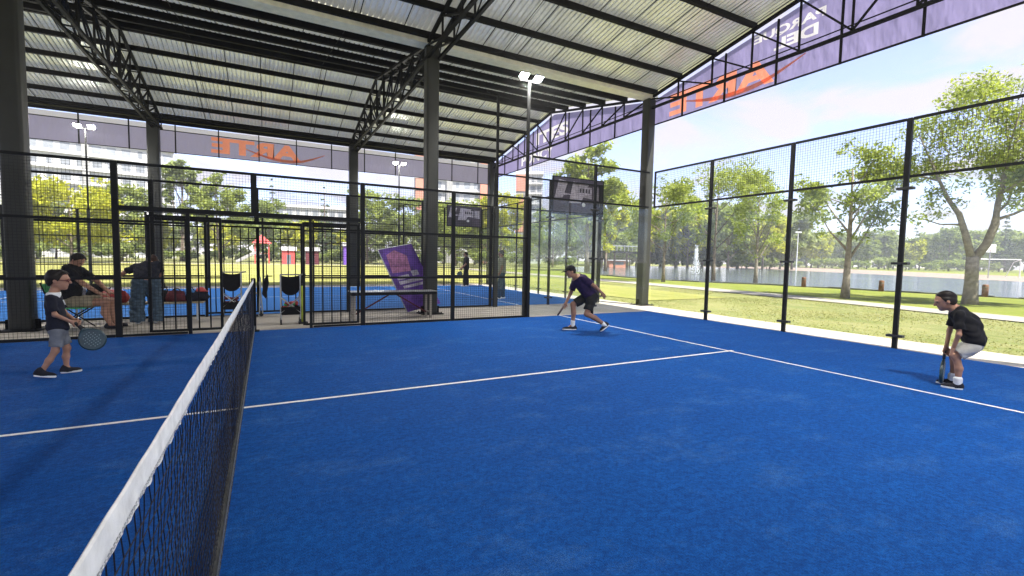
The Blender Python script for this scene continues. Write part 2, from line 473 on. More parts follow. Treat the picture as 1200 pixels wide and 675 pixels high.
# short grass tufts on the near lawn
def grass_patch(name, n, x0, x1, y0, y1, h, mat, reject=None):
    x = rng.uniform(x0, x1, n); y = rng.uniform(y0, y1, n)
    if reject is not None:
        k = ~reject(x, y); x, y = x[k], y[k]; n = len(x)
    dens = np.sin(x*1.3+np.sin(y*.9)*2)+np.sin(y*1.1+x*.4)*1.0
    k = rng.uniform(-1.6, 1.9, n) < dens; x, y = x[k], y[k]; n = len(x)
    a = rng.uniform(0, 6.283, n); hh = h*rng.uniform(.5, 1.3, n); wd = .012*rng.uniform(.7, 1.6, n)
    lx = rng.normal(0, .03, n); ly = rng.normal(0, .03, n)
    V = np.zeros((n, 3, 3)); V[:, 0] = np.stack([x-np.cos(a)*wd, y-np.sin(a)*wd, np.full(n, -.05)], -1)
    V[:, 1] = np.stack([x+np.cos(a)*wd, y+np.sin(a)*wd, np.full(n, -.05)], -1)
    V[:, 2] = np.stack([x+lx, y+ly, -.05+hh], -1)
    o = np_mesh(name, V.reshape(-1, 3), np.arange(3*n).reshape(-1, 3), mat, None, False)
    o['kind'] = 'stuff'; o['label'] = 'short patchy lawn grass beside the glass wall of the court'; o['category'] = 'grass'
    return o
gm = leaf_mat('grass_blades', (.20, .215, .07), (.33, .315, .125), .35, .3)
grass_patch('grass', 70000, 11.4, 20.5, -3, 24, .026, gm)

# ------------------------------------------------------------------ canopy (one building)
YC = [-12.11, -.27, 11.57, 23.41]
XF = [-18.4, -10.98, -3.56, 3.96, 11.3]
ZB, ZE, ZP = 6.40, 6.72, 7.84
HALF = 5.92
def chord_z(y):
    for a, b in zip(YC, YC[1:]):
        if a - 1e-6 <= y <= b + 1e-6:
            c = (a+b)/2; return ZP - (ZP-ZE)*abs(y-c)/HALF
    return ZE
canopy = thing('court_canopy', 'long black steel canopy with corrugated sheet roof sheltering the blue courts', 'canopy', (0, 0, 0))
for xf in XF[1:]:
    for yc in YC[1:]:
        wd = .16 if yc < 20 else .20
        xt, xf = xf, xf - (.07 if (yc < 20 and xf < 0) else 0)
        c = MB().box(xf-wd, xf+wd, yc-wd, yc+wd, -.012, 6.7).build('column', M['column'], canopy, True, .055, 4)
        pb = MB().box(xf-.28, xf+.28, yc-.28, yc+.28, -.01, .012)
        for a in (-1, 1):
            for b in (-1, 1):
                pb.tube([(xf+a*.23, yc+b*.23, .01), (xf+a*.23, yc+b*.23, .05)], .014, 6)
                pb.beam((xf+a*wd*.99, yc+b*.0, .1), (xf+a*.24, yc, .1), .012, .18)
        pb.build('base_plate', M['steel'], c)
def truss(xf, y0, y1, double):
    tp = None
    c = (y0+y1)/2
    offs = (-.14, .14) if double else (0,)
    ys = [y0 + .1, y0+1.2, y0+2.4, y0+3.6, y0+4.8, c, c+1.12, c+2.32, c+3.52, c+4.72, y1-.1]
    ch = MB(); wb = MB()
    for o_ in offs:
        x = xf + o_
        ch.beam((x, y0, ZB), (x, y1, ZB), .07, .07)
        ch.beam((x, y0, chord_z(y0)), (x, c, chord_z(c)), .075, .075); ch.beam((x, c, chord_z(c)), (x, y1, chord_z(y1)), .075, .075)
        for y in ys:
            wb.beam((x, y, ZB+.03), (x, y, chord_z(y)-.03), .04, .04)
        for i in range(len(ys)-1):
            a, b = ys[i], ys[i+1]
            if a < c - .01: wb.beam((x, a, chord_z(a)-.04), (x, b, ZB+.04), .04, .04)
            else: wb.beam((x, a, ZB+.04), (x, b, chord_z(b)-.04), .04, .04)
    if double:
        for y in ys:
            wb.beam((xf-.14, y, ZB), (xf+.14, y, ZB), .03); wb.beam((xf-.14, y, chord_z(y)-.01), (xf+.14, y, chord_z(y)-.01), .03)
        for a, b in zip(ys, ys[1:]):
            wb.beam((xf-.14, a, ZB), (xf+.14, b, ZB), .025)
    t = ch.build('truss', M['steel'], canopy); wb.build('truss_web', M['steel'], t)
for xf in XF[1:]:
    for a, b in zip(YC, YC[1:]):
        truss(xf, a, b, xf < 11)
PH = .16
for a, b in zip(YC, YC[1:]):
    c = (a+b)/2
    for y in [a+.22, a+1.2, a+2.4, a+3.6, a+4.8, c-.12, c+.12, c+1.12, c+2.32, c+3.52, c+4.72, b-.22]:
        z = chord_z(y) + .035
        m = MB(); x0, x1 = -18.4, 11.42
        s = 1 if y < c else -1
        m.box(x0, x1, y-.03, y+.012, z, z+PH)             # web of the C section
        m.box(x0, x1, y+.0125, y+.075, z, z+.012) if s > 0 else m.box(x0, x1, y-.09, y-.0305, z, z+.012)
        m.box(x0, x1, y-.09, y-.0305, z+PH-.012, z+PH) if s > 0 else m.box(x0, x1, y+.0125, y+.075, z+PH-.012, z+PH)
        m.build('purlin', M['steel'], canopy)
    for xr in (-15, -12.8, -9.1, -5.4, -1.7, 2.0, 5.8, 9.5):
        for ya, yb in ((a+.22, c-.12), (c+.12, b-.22)):
            MB().tube([(xr, ya, chord_z(ya)+.10), (xr, yb, chord_z(yb)+.10)], .009, 5).build('sag_rod', M['steel'], canopy)
    lp_ = MB()
    for ya, yb in ((a+.14, c-.02), (c+.02, b-.14)):
        xr = -18.3
        while xr < 11.4:
            lp_.beam((xr, ya, chord_z(ya)+.035+PH-.003), (xr, yb, chord_z(yb)+.035+PH-.003), .022, .006); xr += .128*8
    lp_.build('sheet_laps', M['post'], canopy)
    # corrugated sheets, one per slope
    for (ya, yb) in ((a+.12, c), (c, b-.12)):
        pitch = .128; xs = []; dz = []
        x = -18.5
        while x < 11.55:
            for dx, h in ((0, 0), (.086, 0), (.092, .058), (.122, .058)):
                xs.append(x+dx); dz.append(h)
            x += pitch
        V = []; F = []
        yk = np.linspace(ya, yb, 4)
        for yy in yk:
            zb = chord_z(yy) + .035 + PH + .004
            for xx, h in zip(xs, dz): V.append((xx, yy, zb+h))
        n = len(xs)
        for j in range(3):
            for i in range(n-1): F.append((j*n+i, j*n+i+1, (j+1)*n+i+1, (j+1)*n+i))
        o = np_mesh('roof_sheet', np.array(V), np.array(F), M['roof'], canopy, False)
for y in (-.27, 11.57):
    g = MB()
    g.box(-18.4, 11.5, y-.17, y+.17, 6.70, 6.715); g.box(-18.4, 11.5, y-.185, y-.17, 6.70, 6.90); g.box(-18.4, 11.5, y+.17, y+.185, 6.70, 6.90)
    g.build('gutter', M['gutter'], canopy)
eb = MB(); eb.box(-18.4, 11.3, 23.36, 23.46, ZE-.1, ZE+.02); eb.box(-18.4, 11.3, 23.3, 23.52, ZE+.05, ZE+.16); eb.build('eave_beam', M['steel'], canopy)

# ------------------------------------------------------------------ text helper
FONT = {}
def text_mesh(s, size, bold=.0):
    cu = bpy.data.curves.new('tx', 'FONT'); cu.body = s; cu.size = size; cu.offset = bold; cu.resolution_u = 4
    ob = bpy.data.objects.new('tx', cu); COL.objects.link(ob)
    bpy.context.view_layer.update()
    me = bpy.data.meshes.new_from_object(ob.evaluated_get(bpy.context.evaluated_depsgraph_get()))
    V = np.array([tuple(v.co) for v in me.vertices]); F = [tuple(p.vertices) for p in me.polygons]
    bpy.data.objects.remove(ob); bpy.data.meshes.remove(me)
    return V, F
def boundary_loops(V, F):
    key = {}; idx = []
    for v in V:
        k = (round(float(v[0]), 4), round(float(v[1]), 4))
        idx.append(key.setdefault(k, len(key)))
    pts = list(key.keys()); ed = {}
    for f in F:
        q = [idx[i] for i in f]
        for i in range(len(q)):
            e = (q[i], q[(i+1) % len(q)])
            if e[0] == e[1]: continue
            if (e[1], e[0]) in ed: ed.pop((e[1], e[0]))
            else: ed[e] = 1
    nx = {}
    for a_, b_ in ed: nx.setdefault(a_, []).append(b_)
    loops = []
    while nx:
        st0 = next(iter(nx)); lp = [st0]; cur = nx[st0].pop()
        if not nx[st0]: nx.pop(st0)
        while cur != st0 and cur in nx:
            lp.append(cur); c2 = nx[cur].pop()
            if not nx[cur]: nx.pop(cur)
            cur = c2
        if len(lp) > 2: loops.append([pts[i] for i in lp])
    return loops
def lettering(name, s, width, height, origin, place, mat, parent, bold=.03, mirror=False):
    """letters dyed into a cloth: a mesh in the cloth's own plane, and the loops to leave open in the cloth round it"""
    V, F = text_mesh(s, 1, bold)
    lo = V.min(0); hi = V.max(0)
    a = (V[:, 0]-lo[0])/(hi[0]-lo[0]); b = (V[:, 1]-lo[1])/(hi[1]-lo[1])
    if mirror: a = 1-a
    P2 = [(origin[0]+x*width, origin[1]+y*height) for x, y in zip(a, b)]
    m = MB(); m.add([place(x, y) for x, y in P2], F); m.build(name, mat, parent)
    return boundary_loops(P2, F)
def cloth_with_openings(outline, loops):
    cu = bpy.data.curves.new('cloth', 'CURVE'); cu.dimensions = '2D'; cu.fill_mode = 'BOTH'
    for lp in [outline]+loops:
        sp_ = cu.splines.new('POLY'); sp_.points.add(len(lp)-1)
        for p_, q_ in zip(sp_.points, lp): p_.co = (q_[0], q_[1], 0, 1)
        sp_.use_cyclic_u = True
    ob = bpy.data.objects.new('cloth', cu); COL.objects.link(ob); bpy.context.view_layer.update()
    me = bpy.data.meshes.new_from_object(ob.evaluated_get(bpy.context.evaluated_depsgraph_get()))
    V = [tuple(v.co) for v in me.vertices]; F = [tuple(p.vertices) for p in me.polygons]
    bpy.data.objects.remove(ob); bpy.data.meshes.remove(me)
    return V, F

# ------------------------------------------------------------------ purple banners on the canopy edge
def banner_poles(parent, pts, z0s, z1s, d):
    for (x, y), z0, z1 in zip(pts, z0s, z1s):
        MB().beam((x, y, z0), (x, y, z1), .045, .045).build('banner_post', M['steel'], parent)
XB = 11.47
def gable_banner(name, label, a, b, texts):
    t = thing(name, label, 'banner', (XB, (a+b)/2, 5.88))
    c = (a+b)/2
    outline = [(-b, 5.88), (-a, 5.88), (-a, chord_z(a)-.05), (-c, chord_z(c)-.05), (-b, chord_z(b)-.05)]
    pl = lambda u, v: (XB, -u, v)
    loops = []
    for (tx_, w_, h_, y0, z0, mt, mir, nm) in texts: loops += lettering(nm, tx_, w_, h_, (-y0, z0), pl, M[mt], t, .04, mir)
    V, F = cloth_with_openings(outline, loops)
    MB().add([pl(v[0], v[1]) for v in V], F).build('banner_cloth', M['banner'], t)
    fr = MB().beam((XB-.03, a, 5.885), (XB-.03, b, 5.885), .035); fr.beam((XB-.03, a, 6.62), (XB-.03, b, 6.62), .022)
    fr.build('banner_rail', M['steel'], t)
    y = a + .35
    while y < b - .1:
        MB().beam((XB-.045, y, 5.86), (XB-.045, y, chord_z(y)-.06), .042).build('banner_post', M['steel'], t)
        y += 1.46
    return t
bn = gable_banner('gable_banner', 'purple backlit banner with orange lettering and a swoosh on the gable above the glass wall', -.27, 11.57,
    [('ARTE', 3.4, .66, 10.85, 6.00, 'banner_o', True, 'orange_lettering'), ('DEL', 1.05, .27, 7.50, 6.74, 'banner_w', True, 'white_lettering'), ('PARQUE', 1.75, .25, 8.05, 7.06, 'banner_w', True, 'white_lettering')])
bf = gable_banner('gable_banner', 'purple backlit banner with two rows of white lettering on the gable beyond the corner column', 11.57, 23.41,
    [('PONCY', 2.9, .50, 20.4, 6.02, 'banner_w', False, 'white_lettering'), ('ITES', 2.6, .55, 19.0, 6.75, 'banner_w', False, 'white_lettering')])
def swoosh(name, y0, y1, z0, dip, mat, parent, plane):
    m = MB(); n = 28; pts = []
    for i in range(n+1):
        t = i/n; a = y0+(y1-y0)*t
        z = z0 - dip*math.sin(math.pi*(t*.8+.1))**1.0 + .35*max(0, t-.7)
        wd = .015 + .05*math.sin(math.pi*t)
        pts.append((a, z-wd, z+wd))
    for (a, l0, h0), (b, l1, h1) in zip(pts, pts[1:]):
        m.poly([plane(a, l0), plane(b, l1), plane(b, h1), plane(a, h0)])
    return m.build(name, mat, parent)
swoosh('orange_swoosh', 10.2, 6.7, 6.42, .40, M['banner_o'], bn, lambda a, z: (XB-.010, a, z))
# far eave banner
YB = 23.6
be = thing('eave_banner', 'long purple banner with mirrored orange lettering hung under the far eave of the canopy', 'banner', (0, YB, 5.5))
lp = lettering('orange_lettering', 'ARTE', 3.45, .66, (-1.78, 5.70), lambda u, v: (u, YB, v), M['banner_o'], be, .045, True)
V, F = cloth_with_openings([(-18.4, 5.52), (11.3, 5.52), (11.3, 6.40), (-18.4, 6.40)], lp)
MB().add([(v[0], YB, v[1]) for v in V], F).build('banner_cloth', M['banner_n'], be)
m = MB(); m.poly([(-18.4, YB+.01, 6.40), (11.3, YB+.01, 6.40), (11.3, YB+.01, 6.62), (-18.4, YB+.01, 6.62)]); m.build('banner_header', translucent('banner_header', (.42, .39, .50), .7, (.80, .76, .86)), be)
MB().beam((-18.4, YB-.03, 6.40), (11.3, YB-.03, 6.40), .03).beam((-18.4, YB-.03, 5.53), (11.3, YB-.03, 5.53), .025).build('banner_rail', M['steel'], be)
x = -18.0
while x < 11.2:
    MB().beam((x, YB-.045, 5.50), (x, YB-.045, 6.66), .042).build('banner_post', M['steel'], be); x += 1.5
swoosh('orange_swoosh', -.5, 2.7, 6.15, .50, M['banner_o'], be, lambda a, z: (a, YB-.010, z))

# ------------------------------------------------------------------ wire mesh, fences, glass walls
def wire_panel(p0, p1, z0, z1, step=.05, t=.0033):
    """welded mesh between plan points p0 and p1"""
    p0 = np.array(p0, float); p1 = np.array(p1, float)
    L = np.linalg.norm(p1-p0); d = (p1-p0)/L; n = np.array((-d[1], d[0]))
    m = MB()
    k = max(1, int(round(L/step)))
    for i in range(k+1):
        q = p0 + d*L*i/k
        m.beam((q[0], q[1], z0), (q[0], q[1], z1), t, t, caps=False)
    k = max(1, int(round((z1-z0)/step)))
    for i in range(k+1):
        z = z0 + (z1-z0)*i/k
        q = n*t*.9
        m.beam((p0[0]+q[0], p0[1]+q[1], z), (p1[0]+q[0], p1[1]+q[1], z), t, t, caps=False)
    return m
def add_post(par, x, y, z1, along, w=.085, d=.055, z0=-.012, mat=None):
    m = MB()
    if along == 'x': m.box(x-w/2, x+w/2, y-d/2, y+d/2, z0, z1)
    else: m.box(x-d/2, x+d/2, y-w/2, y+w/2, z0, z1)
    return m.build('post', mat or M['post'], par, False, .006)
def rail(par, a, b, h=.045, w=.04, name='rail'):
    return MB().beam(a, b, w, h).build(name, M['post'], par)

def side_fence(label, y, xs_low, hz, x_open):
    t = thing('mesh_fence', label, 'fence', (0, y, 0))
    top, mid, low = hz
    lo, hi = x_open
    xs = sorted(xs_low)
    for x in xs:
        add_post(t, x, y, top, 'x')
    zone = [x for x in xs if x <= lo + .01], [x for x in xs if x >= hi - .01]
    for zs in zone:
        for a, b in zip(zs, zs[1:]):
            wire_panel((a+.05, y), (b-.05, y), .03, top-.02).build('wire_mesh', M['wire'], t)
            for z in (top-.022, mid, low, .022):
                rail(t, (a+.05, y, z), (b-.05, y, z))
    # transom over the gateway
    wire_panel((lo+.05, y), (-.0, y), 2.22, top-.02).build('wire_mesh', M['wire'], t)
    wire_panel((.05, y), (hi-.05, y), 2.22, top-.02).build('wire_mesh', M['wire'], t)
    rail(t, (lo+.05, y, top-.022), (hi-.05, y, top-.022)); rail(t, (lo+.05, y, 2.19), (hi-.05, y, 2.19), .08, .05, 'header_rail')
    MB().box(-.05+.03, .05+.03, y-.03, y+.03, 2.23, top-.045).build('post', M['post'], t)
    for x, s in ((-1.0, -1), (1.0, 1)):
        add_post(t, x, y, 2.15, 'x', .055, .045)
        e = lo if s < 0 else hi
        a, b = sorted((x, e))
        wire_panel((a+.04, y), (b-.04, y), .03, 2.14).build('wire_mesh', M['wire'], t)
        for z in (mid, low, .022): rail(t, (a+.04, y, z), (b-.04, y, z), .035)
    return t
side_fence('black wire mesh fence with a double gateway along the near blue court', 10.03, [-6, -4, -2, 2, 4, 6], (2.96, 1.97, 1.0), (-2, 2))
side_fence('black wire mesh fence of the far blue court, behind the concrete walkway', 12.66, [-7.9, -5.9, -3.93, -1.97, 2.1, 4.1, 6.2], (3.02, 2.05, .93), (-1.97, 2.1))

def gate(name, label, x0, x1, y, n, mids):
    t = thing(name, label, 'gate', ((x0+x1)/2, y, 0))
    fr = MB()
    for x in (x0, x1): fr.box(x-.022, x+.022, y-.02, y+.02, .045, 2.1)
    for z in (.06, 2.085): fr.box(x0+.0225, x1-.0225, y-.018, y+.018, z-.02, z+.02)
    fr.build('gate_frame', M['post'], t)
    for i in range(1, n):
        x = x0+(x1-x0)*i/n
        MB().box(x-.011, x+.011, y-.010, y+.010, .082, 2.063).build('gate_bar', M['post'], t)
    for z, a, b in mids:
        MB().box(x0+(x1-x0)*a, x0+(x1-x0)*b, y-.0125, y-.0105+.001, z-.012, z+.012).build('cross_bar', M['post'], t)
    return t
gate('sliding_gate', 'railing gate leaf slid half open beside the boy with the dark racket', -1.58, -.52, 10.12, 6, [(1.0, 0, 1)])
gate('sliding_gate', 'railing gate leaf slid open behind the cart with red balls', .88, 1.92, 10.12, 6, [(1.0, 0, 1)])
gate('sliding_gate', 'closed railing gate leaf of the far court, behind the cart of dull balls', -1.0, .03, 12.75, 6, [(1.82, .55, 1), (.92, .0, .6)])
gate('sliding_gate', 'closed railing gate leaf of the far court, behind the cart with red balls', .06, 1.02, 12.75, 6, [(1.82, .2, 1), (.92, .1, .3)])

def glass_wall(label, axis, c, ts, z_glass, z_top, bare=()):
    """ts: post stations along the wall; axis 'x' means the wall runs along y at x = c"""
    pt = (lambda t: (c, t)) if axis == 'x' else (lambda t: (t, c))
    mid = (ts[0]+ts[-1])/2
    t = thing('glass_wall', label, 'glass wall', (*pt(mid), 0))
    al = 'y' if axis == 'x' else 'x'
    for k in ts:
        p = pt(k)
        if k in bare: continue
        po = add_post(t, p[0], p[1], z_top, al, .075, .06)
        for z in (.22, 1.5, 2.8):
            cl = MB()
            if axis == 'x': cl.box(p[0]-.06, p[0]+.055, p[1]-.12, p[1]+.12, z-.022, z+.022)
            else: cl.box(p[0]-.12, p[0]+.12, p[1]-.06, p[1]+.055, z-.022, z+.022)
            cl.build('clamp', M['cable'], po, False, .006)
    for a, b in zip(ts, ts[1:]):
        g = MB()
        if axis == 'x': g.box(c-.006, c+.006, a+.052, b-.052, .03, z_glass-.03)
        else: g.box(a+.052, b-.052, c-.006, c+.006, .03, z_glass-.03)
        g.build('glass_panel', M['glass'], t)
        wire_panel(pt(a+.05), pt(b-.05), z_glass+.02, z_top-.02, .05, .0032).build('wire_mesh', M['wire'], t)
        for z in (z_glass, z_top-.02):
            pa, pb = pt(a+.05), pt(b-.05)
            rail(t, (*pa, z), (*pb, z))
    return t
glass_wall('tall glass back wall with black posts and mesh top between court and lawn', 'x', 10.04, [0.03, 2.02, 4.0, 6.0, 8.0, 9.96], 3.0, 4.0, (9.96,))
MB().box(10.02, 10.06, 9.89, 9.925, 3.0, 4.0).build('post', M['post'], bpy.data.objects['glass_wall'])
glass_wall('short glass side wall with mesh top meeting the mesh fence at the corner column', 'y', 10.04, [6.01, 8.02, 9.99], 3.0, 4.0, (6.01, 9.99))
glass_wall('far court glass end wall with mesh top, receding behind the player in the cap', 'x', 10.36, [12.7, 14.7, 16.7, 18.7, 20.7, 22.6], 3.0, 4.0)
glass_wall('far court glass side wall under the dark advertising board', 'y', 12.66, [6.32, 8.28, 10.28], 3.0, 4.0)
# far side of the neighbour court
t = thing('mesh_fence', 'distant black mesh fence on the lawn side of the far blue court', 'fence', (0, 22.7, 0))
xs = [-9.9, -7.9, -5.9, -3.9, -1.9, .1, 2.1, 4.1, 6.2, 8.3, 10.3]
for a, b in zip(xs, xs[1:]):
    z1 = 4.0 if a > 6.1 else 3.0
    if a < -1.8 or a > 2: wire_panel((a+.04, 22.7), (b-.04, 22.7), .05, z1, .1, .005).build('wire_mesh', M['wire'], t)
    if not (-2 < a < 2): rail(t, (a, 22.7, .93), (b, 22.7, .93), .03)
    rail(t, (a+.04, 22.7, z1), (b-.04, 22.7, z1), .035); rail(t, (a+.04, 22.7, 2.0), (b-.04, 22.7, 2.0), .03)
for x in xs: add_post(t, x, 22.7, 4.0 if x > 6.1 else 3.0, 'x', .07, .05)

# ------------------------------------------------------------------ light poles
def light_pole(label, x, y, z, face, lit=True, th=.06):
    t = thing('light_pole', label, 'floodlight', (x, y, 0), 'court floodlight poles')
    MB().beam((x, y, -.01), (x, y, 3.0), th*2.1, th*1.7).build('pole', M['column'], t, False, .012)
    MB().beam((x, y, 3.0), (x, y, z-.05), th*1.15, th*1.15).build('upper_pole', M['post'], t, False, .008)
    MB().beam((x-.27, y, z-.05), (x+.27, y, z-.05), .05).build('cross_arm', M['steel'], t)
    for s in (-1, 1):
        hd = MB().box(-.115, .115, -.085, .085, 0, .04); lm = MB().box(-.10, .10, -.07, .07, -.006, -.001)
        fins = MB()
        for k in range(6): fins.box(-.105+k*.04, -.099+k*.04, -.075, .075, .041, .066)
        Mx = Matrix.Translation((x+s*.20, y+face*.1, z+.02)) @ Matrix.Rotation(R(28*face), 4, 'X')
        h = hd.xf(Mx).build('lamp_head', M['steel'], t, False, .008)
        lm.xf(Mx).build('lamp', M['lamp'] if lit else M['window'], h); fins.xf(Mx).build('cooling_fins', M['steel'], h)
    return t
light_pole('tall grey floodlight pole with two lit lamps beside the short glass wall', 5.97, 10.13, 5.85, -1)
light_pole('lit floodlight pole on the camera side of the near court, lawn end', 5.93, -.12, 5.85, 1)
light_pole('lit floodlight pole on the walkway side of the far court, inner end', -5.7, 12.56, 6.0, 1, True)
light_pole('thin floodlight pole of the far court with its lamps turned away from the near court', 6.32, 12.56, 6.3, 1, False)
light_pole('distant floodlight pole against the white apartment block', -5.62, 22.82, 6.0, -1, True, .045)
light_pole('distant floodlight pole beside the big central column', 6.0, 22.82, 5.95, -1, True, .045)

# ------------------------------------------------------------------ advertising boards
def board(label, x0, x1, y, z0, z1):
    t = thing('advertising_board', label, 'billboard', ((x0+x1)/2, y, z0))
    W = x1-x0; H = z1-z0
    MB().box(x0, x1, y-.02, y+.02, z0, z1).build('board_panel', M['dark_print'], t, False, .004)
    fr = MB()
    fr.box(x0-.03, x0, y-.03, y+.03, z0-.03, z1+.03); fr.box(x1, x1+.03, y-.03, y+.03, z0-.03, z1+.03)
    fr.box(x0, x1, y-.03, y+.03, z1, z1+.03); fr.box(x0, x1, y-.03, y+.03, z0-.03, z0)
    fr.build('board_frame', M['steel'], t)
    yy = y-.024
    pic = MB()
    for (a, b, c, d, e) in ((.02, .42, .26, .95, 0), (.06, .50, .30, .60, .1), (.30, .30, .40, .92, 0)):
        pic.poly([(x0+W*a, yy, z0+H*b), (x0+W*(a+c*.6), yy, z0+H*(b+.02)), (x0+W*(a+c), yy, z0+H*(d-.05)), (x0+W*(a+.08), yy, z0+H*d)])
        yy -= .001
    pic.build('picture', M['pink_print'] if W > 2.2 else M['pale_print'], t)
    pn = MB(); pn.poly([(x0+W*.48, yy-.002, z0+H*.52), (x0+W*.76, yy-.002, z0+H*.46), (x0+W*.76, yy-.002, z0+H*.80), (x0+W*.48, yy-.002, z0+H*.80)])
    pn.poly([(x0+W*.79, yy-.002, z0+H*.44), (x0+W*.95, yy-.002, z0+H*.42), (x0+W*.95, yy-.002, z0+H*.82), (x0+W*.79, yy-.002, z0+H*.82)])
    pn.build('caption_block', M['pale_print'], t)
    tx = MB()
    for i in range(4):
        a = .51+.06*i; tx.box(x0+W*a, x0+W*(a+.035), yy-.006, yy-.0035, z0+H*.62, z0+H*.74)
    tx.build('caption_text', M['dark_print'], t)
    MB().tube([(x0+W*.60, yy-.002, z0+H*.28), (x0+W*.60, yy-.006, z0+H*.28)], .07, 14).build('round_mark', M['white'], t)
    return t
board('dark advertising board with a photo and white caption above the short glass wall', 8.48, 10.5, 12.82, 2.98, 4.14)
board('small distant dark advertising board on the lawn side of the far court', 8.40, 10.28, 22.55, 3.08, 4.10)

# ------------------------------------------------------------------ net
net = thing('court_net', 'long black court net with white top tape and black end post', 'net', (0, 5, 0))
def ntop(y): return 1.058 - .0085*(y-.77)
nv = MB()
Y0, Y1 = .05, 9.93
ny = int((Y1-Y0)/.040)
rnd = random.Random(3)
for i in range(ny):
    y = Y0+(Y1-Y0)*i/ny
    near = y < 4
    nz = 20 if near else 8
    pts = []
    zt = ntop(y)-.075
    for k in range(nz+1):
        z = .075+(zt-.075)*k/nz
        pts.append((.004*math.sin(z*9+y*3)+rnd.uniform(-.002, .002), y+((.0075 if k % 2 else -.0075) if near else 0)+.006*math.sin(z*7+y*5), z))
    nv.tube(pts, .0014 if near else .0013, 3, False)
for k in range(1, 25):
    fz = k/25
    n_ = 90
    pts = [(.004*math.sin(j*.7)+.003, Y0+(Y1-Y0)*j/n_, .075+(ntop(Y0+(Y1-Y0)*j/n_)-.15)*fz+rnd.uniform(-.004, .004)) for j in range(n_+1)]
    nv.tube(pts, .0013, 3, False)
nv.build('netting', M['net'], net)
tp = MB(); n_ = 900
for i in range(n_+1):
    y = Y0-.02+(Y1-Y0+.04)*i/n_
    zt = ntop(y)+.0018*math.sin(y*4)+.0008*math.sin(y*29); zb = zt-.064+.0022*math.sin(y*47)+.0018*math.sin(y*131)
    w1 = .0016*math.sin(y*53+1)+.0010*math.sin(y*117); w2 = .0018*math.sin(y*41)+.0012*math.sin(y*97)
    tp.v += [(-.0042+w1, y, zb), (-.0036, y, zt-.004), (.0, y, zt), (.0036, y, zt-.004), (.0046+w2, y, zt-.034), (.0040+w1, y, zb)]
for i in range(n_):
    for k in range(6):
        a = i*6+k; b = i*6+(k+1) % 6
        tp.f.append((a, a+6, b+6, b))
tape = tp.build('top_tape', M['tape'], net)
st = MB()
for dz in (.052, .057):
    for i in range(640):
        y = Y0+(Y1-Y0)*i/640; z = ntop(y)-dz
        for sx in (-1, 1): st.beam((sx*.0062, y, z), (sx*.0062, y+.008, z), .0011, .0016, caps=False)
st.build('stitching', M['chrome'], tape)
hm = MB(); n_ = 420
for i in range(n_+1):
    y = Y0+(Y1-Y0)*i/n_
    zt = .115+.003*math.sin(y*71); q = .003*math.sin(y*97)
    hm.v += [(.012+q, y, .004), (.018+q, y, .058), (.006+q, y, zt), (-.008+q, y, zt), (-.014+q, y, .058), (-.012, y, .004)]
for i in range(n_):
    for k in range(6):
        a = i*6+k; b = i*6+(k+1) % 6
        hm.f.append((a, a+6, b+6, b))
hm.build('bottom_hem', M['hem'], net, False)
st = MB()
for i in range(900):
    y = Y0+(Y1-Y0)*i/900
    st.beam((.0135, y, .012), (.019, y+.004, .106), .0026, .002, caps=False)
st.build('hem_stitching', M['chrome'], net)
p = MB().box(-.04, .04, 9.90, 9.98, 0, 1.0).build('net_post', M['steel'], net, False, .01)
MB().box(-.09, .09, 9.85, 10.0, .0, .02).build('foot_plate', M['steel'], p)
MB().tube([(-.055, 9.94, .72), (.055, 9.94, .72)], .02, 10).build('winch', M['chrome'], p)

exec_people = True
# ------------------------------------------------------------------ figures: one continuous surface from blended tapered limbs
def surface_nets(D, lo, h):
    ins = D < 0
    c = np.zeros(tuple(s-1 for s in D.shape), np.int8)
    for dx in (0, 1):
        for dy in (0, 1):
            for dz in (0, 1):
                c += ins[dx:D.shape[0]-1+dx, dy:D.shape[1]-1+dy, dz:D.shape[2]-1+dz]
    act = (c > 0) & (c < 8)
    idx = -np.ones(act.shape, np.int64); ids = np.argwhere(act); idx[act] = np.arange(len(ids))
    acc = np.zeros((len(ids), 3)); cnt = np.zeros(len(ids))
    cor = [(a, b, d) for a in (0, 1) for b in (0, 1) for d in (0, 1)]
    i, j, k = ids.T
    for p in cor:
        for ax in range(3):
            if p[ax]: continue
            q = list(p); q[ax] = 1
            a = D[i+p[0], j+p[1], k+p[2]]; b = D[i+q[0], j+q[1], k+q[2]]
            s = (a < 0) != (b < 0)
            t = np.where(s, a/np.where(a-b == 0, 1, a-b), 0)
            pt = np.tile(np.array(p, float), (len(ids), 1)); pt[:, ax] += t
            acc[s] += pt[s]; cnt[s] += 1
    V = (ids + acc/np.maximum(cnt, 1)[:, None])*h + lo
    F = []
    for ax in range(3):
        o1, o2 = [(1, 2), (2, 0), (0, 1)][ax]
        a = ins; sl0 = [slice(None)]*3; sl1 = [slice(None)]*3
        sl0[ax] = slice(0, -1); sl1[ax] = slice(1, None)
        A = ins[tuple(sl0)]; B = ins[tuple(sl1)]
        e = np.argwhere(A != B)
        e = e[(e[:, o1] > 0) & (e[:, o2] > 0) & (e[:, o1] < D.shape[o1]-1) & (e[:, o2] < D.shape[o2]-1)]
        u = np.zeros(3, int); u[o1] = 1; v = np.zeros(3, int); v[o2] = 1
        q = [idx[tuple((e-u-v).T)], idx[tuple((e-v).T)], idx[tuple(e.T)], idx[tuple((e-u).T)]]
        flip = ~A[tuple(e.T)]
        quad = np.stack(q, -1); quad[flip] = quad[flip][:, ::-1]
        F.append(quad)
    F = np.concatenate(F)
    return V, F[(F >= 0).all(1)]

def smin(a, b, k):
    h = np.clip(.5+.5*(b-a)/k, 0, 1)
    return b*(1-h)+a*h-k*h*(1-h) if False else (a*h + b*(1-h)) - k*h*(1-h)

